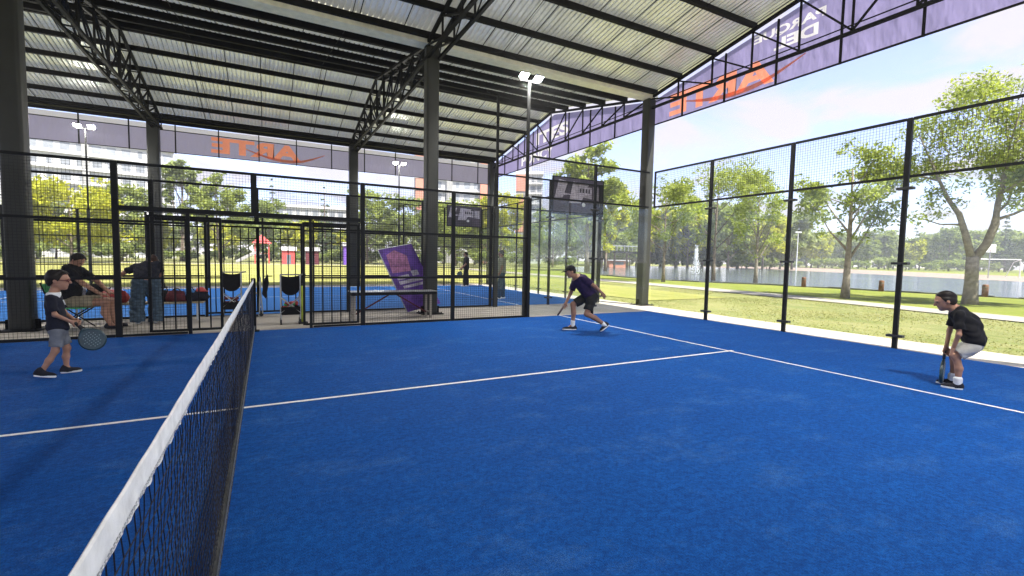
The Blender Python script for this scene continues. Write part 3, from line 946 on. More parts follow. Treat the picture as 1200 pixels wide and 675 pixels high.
def cap(a, b, ra, rb=None, k=.02, cut=None): return ('c', np.array(a, float), np.array(b, float), ra, ra if rb is None else rb, k, cut)
def ell(c, r, k=.02, ax=None, cut=None): return ('e', np.array(c, float), np.array(r, float), ax, None, k, cut)

def sdf_object(prims, h, name, mat, parent, wrinkle=0, cuts=(), smooth=True):
    lo = np.full(3, 1e9); hi = -lo
    for p in prims:
        if p[0] == 'c': pts = [p[1], p[2]]; m = max(p[3], p[4])
        else: pts = [p[1]]; m = p[2].max()
        for q in pts: lo = np.minimum(lo, q-m); hi = np.maximum(hi, q+m)
    lo -= 4*h; hi += 4*h
    n = np.ceil((hi-lo)/h).astype(int)+1
    D = np.full(n, 10.0)
    ax = [lo[i]+h*np.arange(n[i]) for i in range(3)]
    for p in prims:
        k = p[5]; m = (max(p[3], p[4]) if p[0] == 'c' else p[2].max()) + k + 4*h
        pts = [p[1], p[2]] if p[0] == 'c' else [p[1]]
        l = np.min(pts, 0)-m; u = np.max(pts, 0)+m
        s = [slice(max(0, int((l[i]-lo[i])/h)), min(n[i], int((u[i]-lo[i])/h)+2)) for i in range(3)]
        X = np.stack(np.meshgrid(ax[0][s[0]], ax[1][s[1]], ax[2][s[2]], indexing='ij'), -1)
        if p[0] == 'c':
            a, b = p[1], p[2]; ab = b-a; L2 = max(1e-9, ab@ab)
            t = np.clip(((X-a)@ab)/L2, 0, 1)
            d = np.sqrt(((X-a-t[..., None]*ab)**2).sum(-1)) - (p[3]+(p[4]-p[3])*t)
        else:
            q = X-p[1]
            if p[3] is not None: q = q@np.array(p[3]).T
            r = p[2]
            k0 = np.sqrt(((q/r)**2).sum(-1)); k1 = np.sqrt(((q/r**2)**2).sum(-1))
            d = k0*(k0-1)/np.maximum(k1, 1e-6)
        if p[6] is not None:
            for cp, cn_ in p[6]: d = np.maximum(d, (X-np.array(cp))@np.array(cn_))
        D[tuple(s)] = smin(D[tuple(s)], d, k)
    if wrinkle or cuts:
        X = np.stack(np.meshgrid(*ax, indexing='ij'), -1)
        if wrinkle:
            ph = X[..., 0]*31+np.sin(X[..., 2]*23)*1.4+X[..., 1]*17
            D = D + wrinkle*(np.sin(ph+X[..., 2]*26)+.6*np.sin(ph*1.9-X[..., 2]*49)+.12*np.sin(X[..., 2]*83+ph*1.3))
        for cp, cn_ in cuts: D = np.maximum(D, (X-np.array(cp))@np.array(cn_))
    V, F = surface_nets(D, lo, h)
    return np_mesh(name, V, F, mat, parent, smooth)

class Fig:
    """joints are given as (forward, side-left, up) metres from the figure's base"""
    def __init__(s, base, face, label, group=None, h=.007, fs=1.0):
        s.fs = fs
        s.base = np.array((base[0], base[1], 0.0)); a = face
        s.F = np.array((math.cos(a), math.sin(a), 0)); s.S = np.array((-math.sin(a), math.cos(a), 0)); s.U = np.array((0, 0, 1.0))
        s.h = h; s.body = []
        s.t = thing('person', label, 'person', tuple(s.base), group)
    def W(s, p): return s.base + s.F*p[0]*s.fs + s.S*p[1] + s.U*p[2]
    def D(s, p): return s.F*p[0] + s.S*p[1] + s.U*p[2]
    def head(s, c, fwd, r=.1, up=(0, 0, 1)):
        """c centre of skull, fwd direction of the face, local"""
        c = s.W(c); f_ = s.D(fwd); f_ = f_/np.linalg.norm(f_); u = s.D(up); sd = np.cross(u, f_); sd /= np.linalg.norm(sd); u = np.cross(f_, sd)
        s.hc, s.hf, s.hu, s.hs, s.hr = c, f_, u, sd, r
        A = np.stack([f_, sd, u])
        b = s.body
        b.append(ell(c+u*r*.12, (r*.98, r*.78, r*1.02), .02, A))
        b.append(ell(c+f_*r*.30-u*r*.55, (r*.62, r*.60, r*.62), .03, A))       # jaw
        b.append(ell(c+f_*r*.62-u*r*.92, (r*.26, r*.26, r*.22), .02, A))       # chin
        b.append(cap(c+f_*r*.90+u*r*.02, c+f_*r*1.12-u*r*.28, r*.09, r*.15, .012))  # nose
        b.append(cap(c+f_*r*.90+u*r*.16-sd*r*.42, c+f_*r*.90+u*r*.16+sd*r*.42, r*.11, r*.11, .02))  # brow
        b.append(cap(c+f_*r*.86-u*r*.55-sd*r*.18, c+f_*r*.86-u*r*.55+sd*r*.18, r*.09, r*.09, .01))  # lips
        for q in (-1, 1): b.append(ell(c+sd*q*r*.80-u*r*.12-f_*r*.05, (r*.2, r*.09, r*.30), .01, A))
    def limb(s, pts, rs, k=.02):
        for i in range(len(pts)-1):
            s.body.append(cap(s.W(pts[i]), s.W(pts[i+1]), rs[i], rs[i+1], k))
    def hand(s, wrist, direction, palm_n, size=.17, curl=.6, spread=.06):
        """direction: along the hand; palm_n: where the palm faces"""
        w_ = s.W(wrist); d = s.D(direction); d /= np.linalg.norm(d); n = s.D(palm_n); n = n-d*(n@d); n /= np.linalg.norm(n); x = np.cross(d, n)
        b = s.body; L = size
        for q in (-.16, -.05, .06, .16):
            b.append(cap(w_+x*L*q*.6, w_+d*L*.48+x*L*q, L*.085, L*.08, .012))
        ln = (.42, .48, .44, .34)
        for q, l in zip((-.17, -.058, .056, .165), ln):
            p0 = w_+d*L*.48+x*L*q; p = p0; dd = d.copy()
            for kx, fr in enumerate((.45, .32, .23)):
                a = curl*(.7, 1.0, .8)[kx]
                dd = dd*math.cos(a)+n*math.sin(a); n2 = n
                nn = p+dd*L*l*fr
                b.append(cap(p, nn, L*(.05-.004*kx), L*(.047-.005*kx), .004))
                p = nn
        p = w_+d*L*.12-x*L*.16
        q = p+(d*.55-x*.6+n*.45)*L*.24
        b.append(cap(p, q, L*.075, L*.06, .012)); b.append(cap(q, q+(d*.75+n*.6)*L*.22, L*.058, L*.048, .006))
    def finish(s, skin_m, name='body'):
        s.bo = sdf_object(s.body, s.h, name, skin_m, s.t)
        eb = MB(); c, r = s.hc, s.hr
        for q in (-1, 1):
            e = c+s.hf*r*.84+s.hs*q*r*.34-s.hu*r*.03; eb.sphere(e, r*.12, 8, 6)
        eb.build('eyes', M['eye'], s.t, True)
    def hair(s, mat, length=.0, vol=1.08, fringe=.25):
        c, r, f_, u, sd = s.hc, s.hr, s.hf, s.hu, s.hs; A = np.stack([f_, sd, u])
        pr = [ell(c+u*r*.17-f_*r*.06, (r*1.03*vol, r*.85*vol, r*1.07*vol), .02, A, cut=[(c+f_*r*.52+u*r*.52, f_*.86-u*.51), (c-f_*r*.22-u*r*.42, -u*.80+f_*.60)])]
        if fringe > .1:
            for a in np.linspace(-.5, .5, 4):
                pr.append(cap(c+u*r*1.0+sd*r*a*.7+f_*r*.2, c+f_*r*.80+u*r*(.66-fringe*.15*math.cos(a*7))+sd*r*a, r*.16, r*.06, .02))
        if length:
            for a in (-.5, 0, .5):
                pr.append(cap(c-f_*r*.5+sd*r*a, c-f_*r*.75-u*length*.6+sd*r*a*1.1+np.array((0, 0, -length*.4)), r*.42, r*.3, .04))
        return sdf_object(pr, s.h, 'hair', mat, s.t, .0045)
    def cloth(s, name, prims, mat, wr=.003, cuts=()):
        return sdf_object(prims, s.h, name, mat, s.t, wr, cuts)
    def shoe(s, heel, toe, mat, sole, w_=.048, hh=.075, up=(0, 0, 1)):
        a = s.W(heel); b = s.W(toe); d = b-a; L = np.linalg.norm(d); d /= L; u = s.D(up); u = u-d*(u@d); u /= np.linalg.norm(u); x = np.cross(u, d)
        A = np.stack([d, x, u])
        cut = [(a+u*.018, -u)]
        pr = [ell(a+d*L*.22+u*.03, (L*.30, w_*.82, hh), .02, A, cut), ell(a+d*L*.62+u*.02, (L*.42, w_, hh*.62), .03, A, cut),
              cap(a+d*L*.2+u*.05, a+d*L*.22+u*hh*1.25, w_*.80, w_*.80, .02)]
        o = sdf_object(pr, min(s.h, .006), 'shoe', mat, s.t)
        out = []
        for i in range(28):
            t = 2*math.pi*i/28; ct, st_ = math.cos(t), math.sin(t)
            ww = w_*(1.02+.12*ct) if ct > 0 else w_*.92
            p = a+d*(L*.5+L*.53*np.sign(ct)*abs(ct)**.8)+x*(ww*np.sign(st_)*abs(st_)**.75)
            out.append(p)
        m = MB(); n = 28
        m.add([tuple(p+u*.001) for p in out]+[tuple(p+u*.024) for p in out], [tuple(range(n))[::-1], tuple(range(n, 2*n))]+[(i, (i+1) % n, n+(i+1) % n, n+i) for i in range(n)])
        m.build('sole', sole, o, False, .004)
        return o

def racket(label, grip, head_c, normal, face_m, frame_m, rw=.125, rh=.14, group=None):
    """grip end and head centre in world space; normal of the striking face"""
    g = np.array(grip, float); c = np.array(head_c, float); d = c-g; L = np.linalg.norm(d); d /= L
    n = np.array(normal, float); n = n-d*(n@d); n /= np.linalg.norm(n); x = np.cross(d, n)
    t = thing('padel_racket', label, 'racket', tuple(g), group)
    out = []
    for i in range(36):
        a = 2*math.pi*i/36; out.append((rw*math.sin(a)*(1-.10*max(0, -math.cos(a))), rh*math.cos(a)))
    def slab(pts, th, nm, mat, par, bev):
        m = MB(); k = len(pts)
        m.add([tuple(c+x*p[0]+d*p[1]-n*th/2) for p in pts]+[tuple(c+x*p[0]+d*p[1]+n*th/2) for p in pts],
              [tuple(range(k))[::-1], tuple(range(k, 2*k))]+[(i, (i+1) % k, k+(i+1) % k, k+i) for i in range(k)])
        return m.build(nm, mat, par, False, bev)
    fc = slab([(p[0]*.93, p[1]*.93) for p in out], .032, 'face', face_m, t, .003)
    fm = MB()
    k = len(out)
    fm.tube([tuple(c+x*p[0]*.96+d*p[1]*.96) for p in out+[out[0]]], .0185, 8, False); fm.build('frame', frame_m, t, True)
    hm_ = MB()
    for i in range(-3, 4):
        for j in range(-3, 4):
            px, py = i*.027, j*.027
            if (px/rw)**2+(py/rh)**2 < .5:
                q = c+x*px+d*py
                hm_.tube([tuple(q-n*.0168), tuple(q+n*.0168)], .0058, 8)
    hm_.build('hole_pattern', M['hole'], fc)
    th = MB()
    for s_ in (-1, 1): th.tube([tuple(c+x*s_*rw*.55-d*rh*.86), tuple(c-d*(rh*1.18)), tuple(c-d*(rh*1.3))], (.013, .014, .015), 8)
    th.build('throat', frame_m, t, True)
    gm_ = MB(); gm_.tube([tuple(c-d*(rh*1.25)), tuple(g+d*.01), tuple(g)], (.0155, .0165, .019), 10); gm_.build('grip', M['cable'], t, True)
    return t

# --- player in the cap lunging for the ball (faces along -x)
def leg_cloth(P, hip, knee, r0, r1, t_end, k=.03):
    hip = np.array(hip); knee = np.array(knee); e = hip+(knee-hip)*t_end; d = (knee-hip)/np.linalg.norm(knee-hip)
    W = P.W
    return cap(W(hip), W(e+d*.06), r0, r1, k, [(W(e), P.D(d))])
def sleeve(P, sh, el, r0, r1, t_end, k=.03):
    return leg_cloth(P, sh, el, r0, r1, t_end, k)

A1 = math.atan2(.37, -.93)
P = Fig((6.0, 7.72), A1, 'person in dark plum shirt and cap lunging low with a racket at the line', h=.0065)
hd = (.285, -.02, 1.215)
P.head(hd, (1, .05, -.32), .102, (.35, 0, 1))
nk = (.185, 0, 1.11)
P.limb([(.25, -.01, 1.16), nk, (.13, 0, 1.07)], [.052, .055, .07])
shL = (.07, .17, 1.09); shR = (.15, -.18, 1.00)
P.limb([(.13, 0, 1.05), (-.02, 0, .90), (-.15, 0, .73)], [.115, .125, .125], .05)
P.limb([(.11, .1, 1.07), (-.05, .06, .85), (-.15, .07, .72)], [.085, .09, .10], .05); P.limb([(.14, -.1, 1.03), (-.03, -.06, .85), (-.15, -.07, .72)], [.085, .09, .10], .05)
elL = (-.15, .27, .93); wrL = (-.31, .22, .80)
P.limb([shL, elL, wrL], [.046, .037, .026]); P.hand(wrL, (-.6, -.1, -.75), (.3, -1, .2), .17, .5)
elR = (.23, -.22, .75); wrR = (.34, -.16, .545)
P.limb([shR, elR, wrR], [.046, .037, .026]); P.hand(wrR, (.45, .1, -.85), (0, 1, .1), .17, 1.0)
hpL = (-.16, .09, .72); hpR = (-.14, -.09, .72)
knR = (.20, -.10, .53); anR = (.20, -.08, .10); knL = (-.03, .14, .36); anL = (-.43, .16, .13)
P.limb([hpR, knR], [.082, .056]); P.limb([knR, (.185, -.09, .36), anR], [.054, .052, .034]); P.limb([anR, (.33, -.08, .03)], [.034, .010])
P.limb([hpL, knL], [.082, .056]); P.limb([knL, (-.20, .155, .28), anL], [.054, .052, .034]); P.limb([anL, (-.38, .16, .03)], [.034, .010])
P.finish(M['skin_b'])
P.cloth('shirt', [cap(P.W((.12, 0, 1.05)), P.W((-.03, 0, .88)), .135, .145, .05), cap(P.W((-.03, 0, .88)), P.W((-.14, 0, .74)), .145, .15, .05),
    cap(P.W((.10, .1, 1.06)), P.W((-.13, .07, .76)), .10, .11, .05), cap(P.W((.13, -.1, 1.03)), P.W((-.13, -.07, .76)), .10, .11, .05),
    sleeve(P, shL, elL, .075, .068, .72), sleeve(P, shR, elR, .075, .070, .70)], M['purple_cloth'], .004, [(P.W((.17, 0, 1.10)), P.D((.75, 0, .66))), (P.W((-.20, 0, .70)), P.D((-.62, 0, -.78)))])
P.cloth('collar', [cap(P.W((.155, -.03, 1.10)), P.W((.155, .03, 1.10)), .064, .064, .03)], M['navy'], .001, [(P.W((.185, 0, 1.125)), P.D((.8, 0, .6)))])
P.cloth('shorts', [ell(P.W((-.15, 0, .72)), (.16, .165, .12), .05, np.stack([P.D((1, 0, 0)), P.D((0, 1, 0)), P.D((0, 0, 1))])), leg_cloth(P, hpR, knR, .105, .09, .86), leg_cloth(P, hpL, knL, .105, .09, .78)], M['dark_cloth'], .004)
P.hair(M['hair'], 0, 1.02)
c, r, f_, u, sd = P.hc, P.hr, P.hf, P.hu, P.hs; A = np.stack([f_, sd, u])
cp = P.cloth('cap', [ell(c+u*r*.30, (r*1.12, r*.95, r*1.0), .02, A, [(c+u*r*.38, -u)]), ell(c+u*r*.42+f_*r*1.25, (r*.75, r*.72, r*.10), .02, A)], M['black_cloth'], 0)
P.cloth('sock', [cap(P.W((.20, -.08, .09)), P.W((.198, -.083, .17)), .046, .048, .01)], M['shoe_w'], 0); P.cloth('sock', [cap(P.W(anL), P.W((-.38, .16, .16)), .046, .05, .01)], M['shoe_w'], 0)
P.shoe((.13, -.08, 0), (.41, -.08, 0), M['shoe_d'], M['shoe_w']); P.shoe((-.50, .16, .13), (-.33, .16, -.0), M['shoe_d'], M['shoe_w'], up=(.6, 0, .8))
rk = P.W((.345, -.15, .53)); racket('brown padel racket seen edge-on, held low by the player in the cap', P.W((.365, -.15, .52)), P.W((.445, -.13, .405)), P.D((1, -.08, 0)), M['racket_r'], M['racket_r'], .115, .125)

# --- boy with glasses, standing
P = Fig((-1.93, 7.21), math.atan2(.20, .95), 'person, a small boy with glasses in dark shirt and grey shorts holding a dark racket', h=.006, fs=.74)
P.head((.02, 0, 1.115), (1, -.12, -.06), .100)
P.limb([(.0, 0, 1.04), (-.02, 0, .985), (-.03, 0, .93)], [.040, .041, .045])
shR = (-.055, -.125, .905); shL = (-.03, .125, .905)
P.limb([(-.035, 0, .90), (-.01, 0, .72), (.0, 0, .56)], [.052, .060, .064], .04); P.limb([(-.04, -.07, .90), (.0, -.045, .60)], [.038, .048], .04); P.limb([(-.03, .07, .90), (.0, .045, .60)], [.038, .048], .04)
elR = (-.005, -.175, .725); wrR = (.17, -.06, .62)
P.limb([shR, elR, wrR], [.027, .023, .018]); P.hand(wrR, (.7, .35, -.25), (-.1, .9, -.3), .13, .95)
elL = (.06, .165, .725); wrL = (.195, -.0, .635)
P.limb([shL, elL, wrL], [.027, .023, .018]); P.hand(wrL, (.6, -.45, -.35), (.0, -.9, -.3), .13, .9)
hpR = (-.0, -.065, .53); hpL = (.01, .065, .53)
knR = (-.03, -.085, .30); anR = (-.19, -.10, .075); knL = (.085, .075, .30); anL = (.07, .09, .065)
P.limb([hpR, knR], [.050, .036]); P.limb([knR, (-.10, -.095, .20), anR], [.032, .033, .022]); P.limb([anR, (-.10, -.1, .03)], [.025, .010])
P.limb([hpL, knL], [.050, .036]); P.limb([knL, (.07, .08, .20), anL], [.032, .033, .022]); P.limb([anL, (.16, .09, .03)], [.025, .010])
P.finish(M['skin_a'])
P.cloth('shirt', [cap(P.W((-.035, 0, .90)), P.W((.0, 0, .56)), .078, .092, .05), cap(P.W((-.045, -.07, .895)), P.W((.0, -.05, .57)), .060, .074, .05), cap(P.W((-.03, .07, .895)), P.W((.01, .05, .57)), .060, .074, .05),
    sleeve(P, shR, elR, .044, .046, .80), sleeve(P, shL, elL, .044, .046, .78)], M['navy'], .0035, [(P.W((0, 0, .50)), (0, 0, -1)), (P.W((0, 0, .955)), (0, 0, 1))])
P.cloth('collar', [cap(P.W((-.03, -.05, .945)), P.W((-.03, .05, .945)), .062, .062, .02), cap(P.W((.02, -.03, .945)), P.W((.03, -.06, .925)), .022, .014, .02)], M['shoe_w'], .001, [(P.W((0, 0, .972)), (0, 0, 1))])
P.cloth('shorts', [ell(P.W((0, 0, .53)), (.088, .105, .075), .04), leg_cloth(P, hpR, knR, .066, .062, .80), leg_cloth(P, hpL, knL, .066, .062, .80)], M['grey_cloth'], .003)
P.hair(M['hair'], 0, 1.03, .5)
c, r, f_, u, sd = P.hc, P.hr, P.hf, P.hu, P.hs
cs = MB()
for q in (-.030, -.012, .006):
    a_ = P.W((.02, q-.05, .885)); b_ = P.W((.035, q-.05, .83)); cs.beam(a_+P.F*.045, b_+P.F*.050, .008, .006)
cs.build('chest_stripes', M['shoe_w'], P.t)
gl = MB()
for q in (-1, 1):
    e = c+f_*r*1.0+sd*q*r*.36-u*r*.02
    gl.tube([tuple(e+sd*r*.24*math.cos(a)+u*r*.18*math.sin(a)) for a in np.linspace(0, 2*math.pi, 13)], .004, 6, False)
    gl.tube([tuple(e+sd*q*r*.25), tuple(c+sd*q*r*.86-f_*r*.05+u*r*.02)], .004, 6)
gl.tube([tuple(c+f_*r*1.04-sd*r*.12), tuple(c+f_*r*1.04+sd*r*.12)], .004, 6)
gl.build('glasses', M['maroon'], P.t, True)
P.shoe((-.27, -.10, .035), (-.035, -.115, 0), M['shoe_d'], M['shoe_w'], .040, .060, (.1, 0, 1)); P.shoe((.005, .09, 0), (.245, .10, 0), M['shoe_d'], M['shoe_w'], .040, .060)
racket('dark perforated padel racket held by the small boy with glasses', P.W((.20, -.055, .615)), P.W((.40, -.08, .405)), (-.30, 1, .1), M['racket'], M['racket'], .115, .125)

# --- boy bending with hands on knees
P = Fig((7.60, 2.40), math.atan2(.93, -.38), 'person, a boy in black shirt and pale shorts bending with hands on his knees', h=.006, fs=.74)
P.head((.16, 0, 1.045), (1, .12, -.30), .10, (.35, 0, 1))
P.limb([(.10, 0, .985), (.05, 0, .955), (.0, 0, .92)], [.05, .052, .065])
shL = (-.0, .155, .90); shR = (.03, -.155, .90)
P.limb([(.0, 0, .90), (-.12, 0, .78), (-.20, 0, .60), (-.20, 0, .53)], [.06, .075, .075, .075], .05); P.limb([(-.0, .09, .89), (-.19, .07, .58)], [.045, .06], .05); P.limb([(.02, -.09, .89), (-.19, -.07, .58)], [.045, .06], .05)
elL = (-.005, .185, .66); wrL = (.045, .13, .475)
P.limb([shL, elL, wrL], [.030, .025, .020]); P.hand(wrL, (.15, -.1, -.75), (-.9, -.1, -.1), .15, .55)
elR = (.07, -.185, .66); wrR = (.10, -.11, .475)
P.limb([shR, elR, wrR], [.030, .025, .020]); P.hand(wrR, (.15, .1, -.95), (-.6, .5, 0), .15, .9)
hpL = (-.19, .085, .52); hpR = (-.19, -.085, .52); knL = (.0, .115, .395); anL = (-.045, .12, .07); knR = (.02, -.10, .395); anR = (.0, -.10, .07)
for hp, kn, an in ((hpL, knL, anL), (hpR, knR, anR)):
    mid = tuple((kn[i]*.55+an[i]*.45)-(.025 if i == 0 else 0) for i in range(3))
    P.limb([hp, kn], [.056, .041]); P.limb([kn, mid, an], [.038, .037, .025]); P.limb([an, (an[0]+.10, an[1], .03)], [.029, .010])
P.finish(M['skin_a'])
P.cloth('shirt', [cap(P.W((.0, 0, .90)), P.W((-.12, 0, .78)), .092, .108, .06), cap(P.W((-.12, 0, .78)), P.W((-.21, 0, .60)), .108, .106, .06), cap(P.W((-.02, .09, .885)), P.W((-.20, .075, .60)), .072, .088, .05), cap(P.W((.0, -.09, .885)), P.W((-.20, -.075, .60)), .072, .088, .05),
    sleeve(P, shL, elL, .048, .050, .72), sleeve(P, shR, elR, .048, .050, .72)], M['black_cloth'], .0045, [(P.W((-.22, 0, .535)), P.D((.05, 0, -1))), (P.W((.055, 0, .95)), P.D((.8, 0, .6)))])
P.cloth('shorts', [ell(P.W((-.19, 0, .52)), (.095, .125, .08), .05, np.stack([P.F, P.S, P.U])), leg_cloth(P, hpL, knL, .078, .072, .80), leg_cloth(P, hpR, knR, .078, .072, .80)], M['pale_cloth'], .004)
P.hair(M['hair'], 0, 1.02, .0)
for an in (anL, anR):
    P.cloth('sock', [cap(P.W((an[0], an[1], .07)), P.W((an[0], an[1], .12)), .042, .043, .01)], M['shoe_w'], 0)
    P.shoe((an[0]-.06, an[1], 0), (an[0]+.19, an[1], 0), M['shoe_d'], M['shoe_w'], .045, .062)
racket('grey padel racket hanging head-down in front of the bending boy', P.W((.115, -.10, .42)), P.W((.135, -.02, .16)), (.25, -.95, 0), M['racket_g'], M['racket'], .115, .13)

# --- person in jeans leaning over the bench
P = Fig((-1.95, 11.85), math.atan2(1, -.15), 'person in dark shirt and wide blue jeans leaning over the bench behind the fence', h=.010)
P.head((.36, -.10, 1.26), (1, .3, -.7), .105, (.7, 0, .7))
P.limb([(.28, -.08, 1.22), (.2, -.06, 1.19)], [.055, .065]); shL = (.16, .15, 1.15); shR = (.16, -.20, 1.20)
P.limb([(.18, -.02, 1.15), (.05, 0, .98), (-.02, 0, .88)], [.11, .125, .13], .05); P.limb([(.16, -.12, 1.16), (-.0, -.07, .92)], [.09, .11], .05); P.limb([(.16, .10, 1.13), (-.0, .07, .92)], [.085, .11], .05)
P.limb([shL, (.25, .36, 1.02), (.33, .46, .93)], [.05, .04, .029]); P.hand((.33, .46, .93), (.5, .6, -.5), (0, -.3, -1), .17, .5)
P.limb([shR, (.30, -.24, .98), (.45, -.18, .82)], [.05, .04, .029]); P.hand((.45, -.18, .82), (.7, .1, -.7), (0, 0, -1), .17, .5)
hl = (0, .10, .86); hr = (0, -.10, .86)
for hp, ky in ((hl, .15), (hr, -.13)):
    P.limb([hp, (.02, ky, .47), (-.01, ky, .08)], [.105, .07, .045]); P.limb([(-.01, ky, .07), (.12, ky, .03)], [.04, .03])
P.finish(M['skin_a'])
P.cloth('shirt', [cap(P.W((.17, -.02, 1.14)), P.W((.04, 0, .97)), .13, .14, .05), cap(P.W((.04, 0, .97)), P.W((-.02, 0, .90)), .145, .15, .05), cap(P.W((.15, -.13, 1.15)), P.W((.0, -.08, .93)), .105, .12, .05), cap(P.W((.15, .11, 1.12)), P.W((.0, .08, .93)), .10, .12, .05),
    sleeve(P, shL, (.25, .36, 1.02), .07, .07, .8), sleeve(P, shR, (.30, -.24, .98), .07, .07, .7)], M['navy'], .005, [(P.W((0, 0, .86)), P.D((-.4, 0, -.9)))])
P.cloth('jeans', [ell(P.W((-.01, 0, .84)), (.175, .15, .14), .05), cap(P.W(hl), P.W((.02, .15, .45)), .135, .115, .04), cap(P.W((.02, .15, .45)), P.W((-.02, .16, .03)), .115, .125, .04, [(P.W((0, 0, .035)), (0, 0, -1))]),
    cap(P.W(hr), P.W((.02, -.13, .45)), .135, .115, .04), cap(P.W((.02, -.13, .45)), P.W((-.02, -.14, .03)), .115, .125, .04, [(P.W((0, 0, .035)), (0, 0, -1))])], M['denim'], .007)
P.hair(M['hair_b'], .30, 1.08)
for ky in (.15, -.13): P.shoe((-.09, ky, 0), (.17, ky, 0), M['shoe_w'], M['shoe_w'])

# --- seated person
P = Fig((-2.66, 11.42), math.atan2(-.2, 1), 'person in black shirt and khaki shorts sitting bent forward by the green chair', h=.010)
P.head((-.24, 0, 1.28), (1, -.1, -.8), .105, (.8, 0, .6))
P.limb([(-.27, 0, 1.22), (-.32, 0, 1.15)], [.055, .07]); shL = (-.30, .19, 1.09); shR = (-.30, -.19, 1.09)
P.limb([(-.33, 0, 1.08), (-.40, 0, .82), (-.38, 0, .52)], [.125, .14, .14], .05); P.limb([(-.32, .1, 1.08), (-.38, .08, .6)], [.10, .12], .05); P.limb([(-.32, -.1, 1.08), (-.38, -.08, .6)], [.10, .12], .05)
P.limb([shR, (-.05, -.25, .86), (.16, -.16, .66)], [.052, .042, .03]); P.hand((.16, -.16, .66), (.9, .2, -.2), (0, .3, -1), .18, .5)
P.limb([shL, (-.05, .24, .86), (.16, .16, .66)], [.052, .042, .03]); P.hand((.16, .16, .66), (.9, -.2, -.2), (0, -.3, -1), .18, .5)
for q, kx in ((1, .20), (-1, .24)):
    P.limb([(-.38, .1*q, .50), (kx, .14*q, .50)], [.10, .065]); P.limb([(kx, .14*q, .50), (kx-.02, .14*q, .30), (kx+.06, .14*q, .08)], [.062, .062, .04]); P.limb([(kx+.06, .14*q, .07), (kx+.18, .14*q, .035)], [.038, .03])
P.finish(M['skin_a'])
P.cloth('shirt', [cap(P.W((-.33, 0, 1.08)), P.W((-.40, 0, .82)), .145, .16, .05), cap(P.W((-.40, 0, .82)), P.W((-.38, 0, .55)), .16, .16, .05), cap(P.W((-.32, .1, 1.08)), P.W((-.38, .08, .6)), .115, .135, .05), cap(P.W((-.32, -.1, 1.08)), P.W((-.38, -.08, .6)), .115, .135, .05),
    sleeve(P, shL, (-.05, .24, .86), .075, .075, .7), sleeve(P, shR, (-.05, -.25, .86), .075, .075, .7)], M['black_cloth'], .005, [(P.W((0, 0, .46)), (0, 0, -1))])
P.cloth('shorts', [ell(P.W((-.36, 0, .50)), (.15, .17, .12), .05), leg_cloth(P, (-.38, .1, .50), (.20, .14, .50), .12, .10, .72), leg_cloth(P, (-.38, -.1, .50), (.24, -.14, .50), .12, .10, .72)], M['khaki'], .004)
P.hair(M['hair'], 0, 1.06)
for q, kx in ((1, .20), (-1, .24)): P.shoe((kx-.02, .14*q, 0), (kx+.25, .14*q, 0), M['shoe_d'], M['shoe_d'])
t = thing('folding_chair', 'folding chair with green fabric back under the seated person', 'chair', (-2.95, 11.45, 0))
MB().box(-3.22, -2.70, 11.22, 11.68, .385, .405).build('seat', M['green'], t)
MB().add([(-3.22, 11.22, .50), (-3.22, 11.68, .50), (-3.32, 11.68, .84), (-3.32, 11.22, .84), (-3.235, 11.22, .50), (-3.235, 11.68, .50), (-3.335, 11.68, .84), (-3.335, 11.22, .84)],
         [(0, 1, 2, 3), (7, 6, 5, 4), (0, 4, 5, 1), (1, 5, 6, 2), (2, 6, 7, 3), (3, 7, 4, 0)]).build('backrest', M['green'], t)
for yy in (11.21, 11.69):
    MB().tube([(-3.34, yy, .87), (-3.2, yy, .40), (-2.72, yy, -.01)], .011, 8).build('leg', M['steel'], t)
    MB().tube([(-2.70, yy, .40), (-3.26, yy, -.01)], .011, 8).build('leg', M['steel'], t)

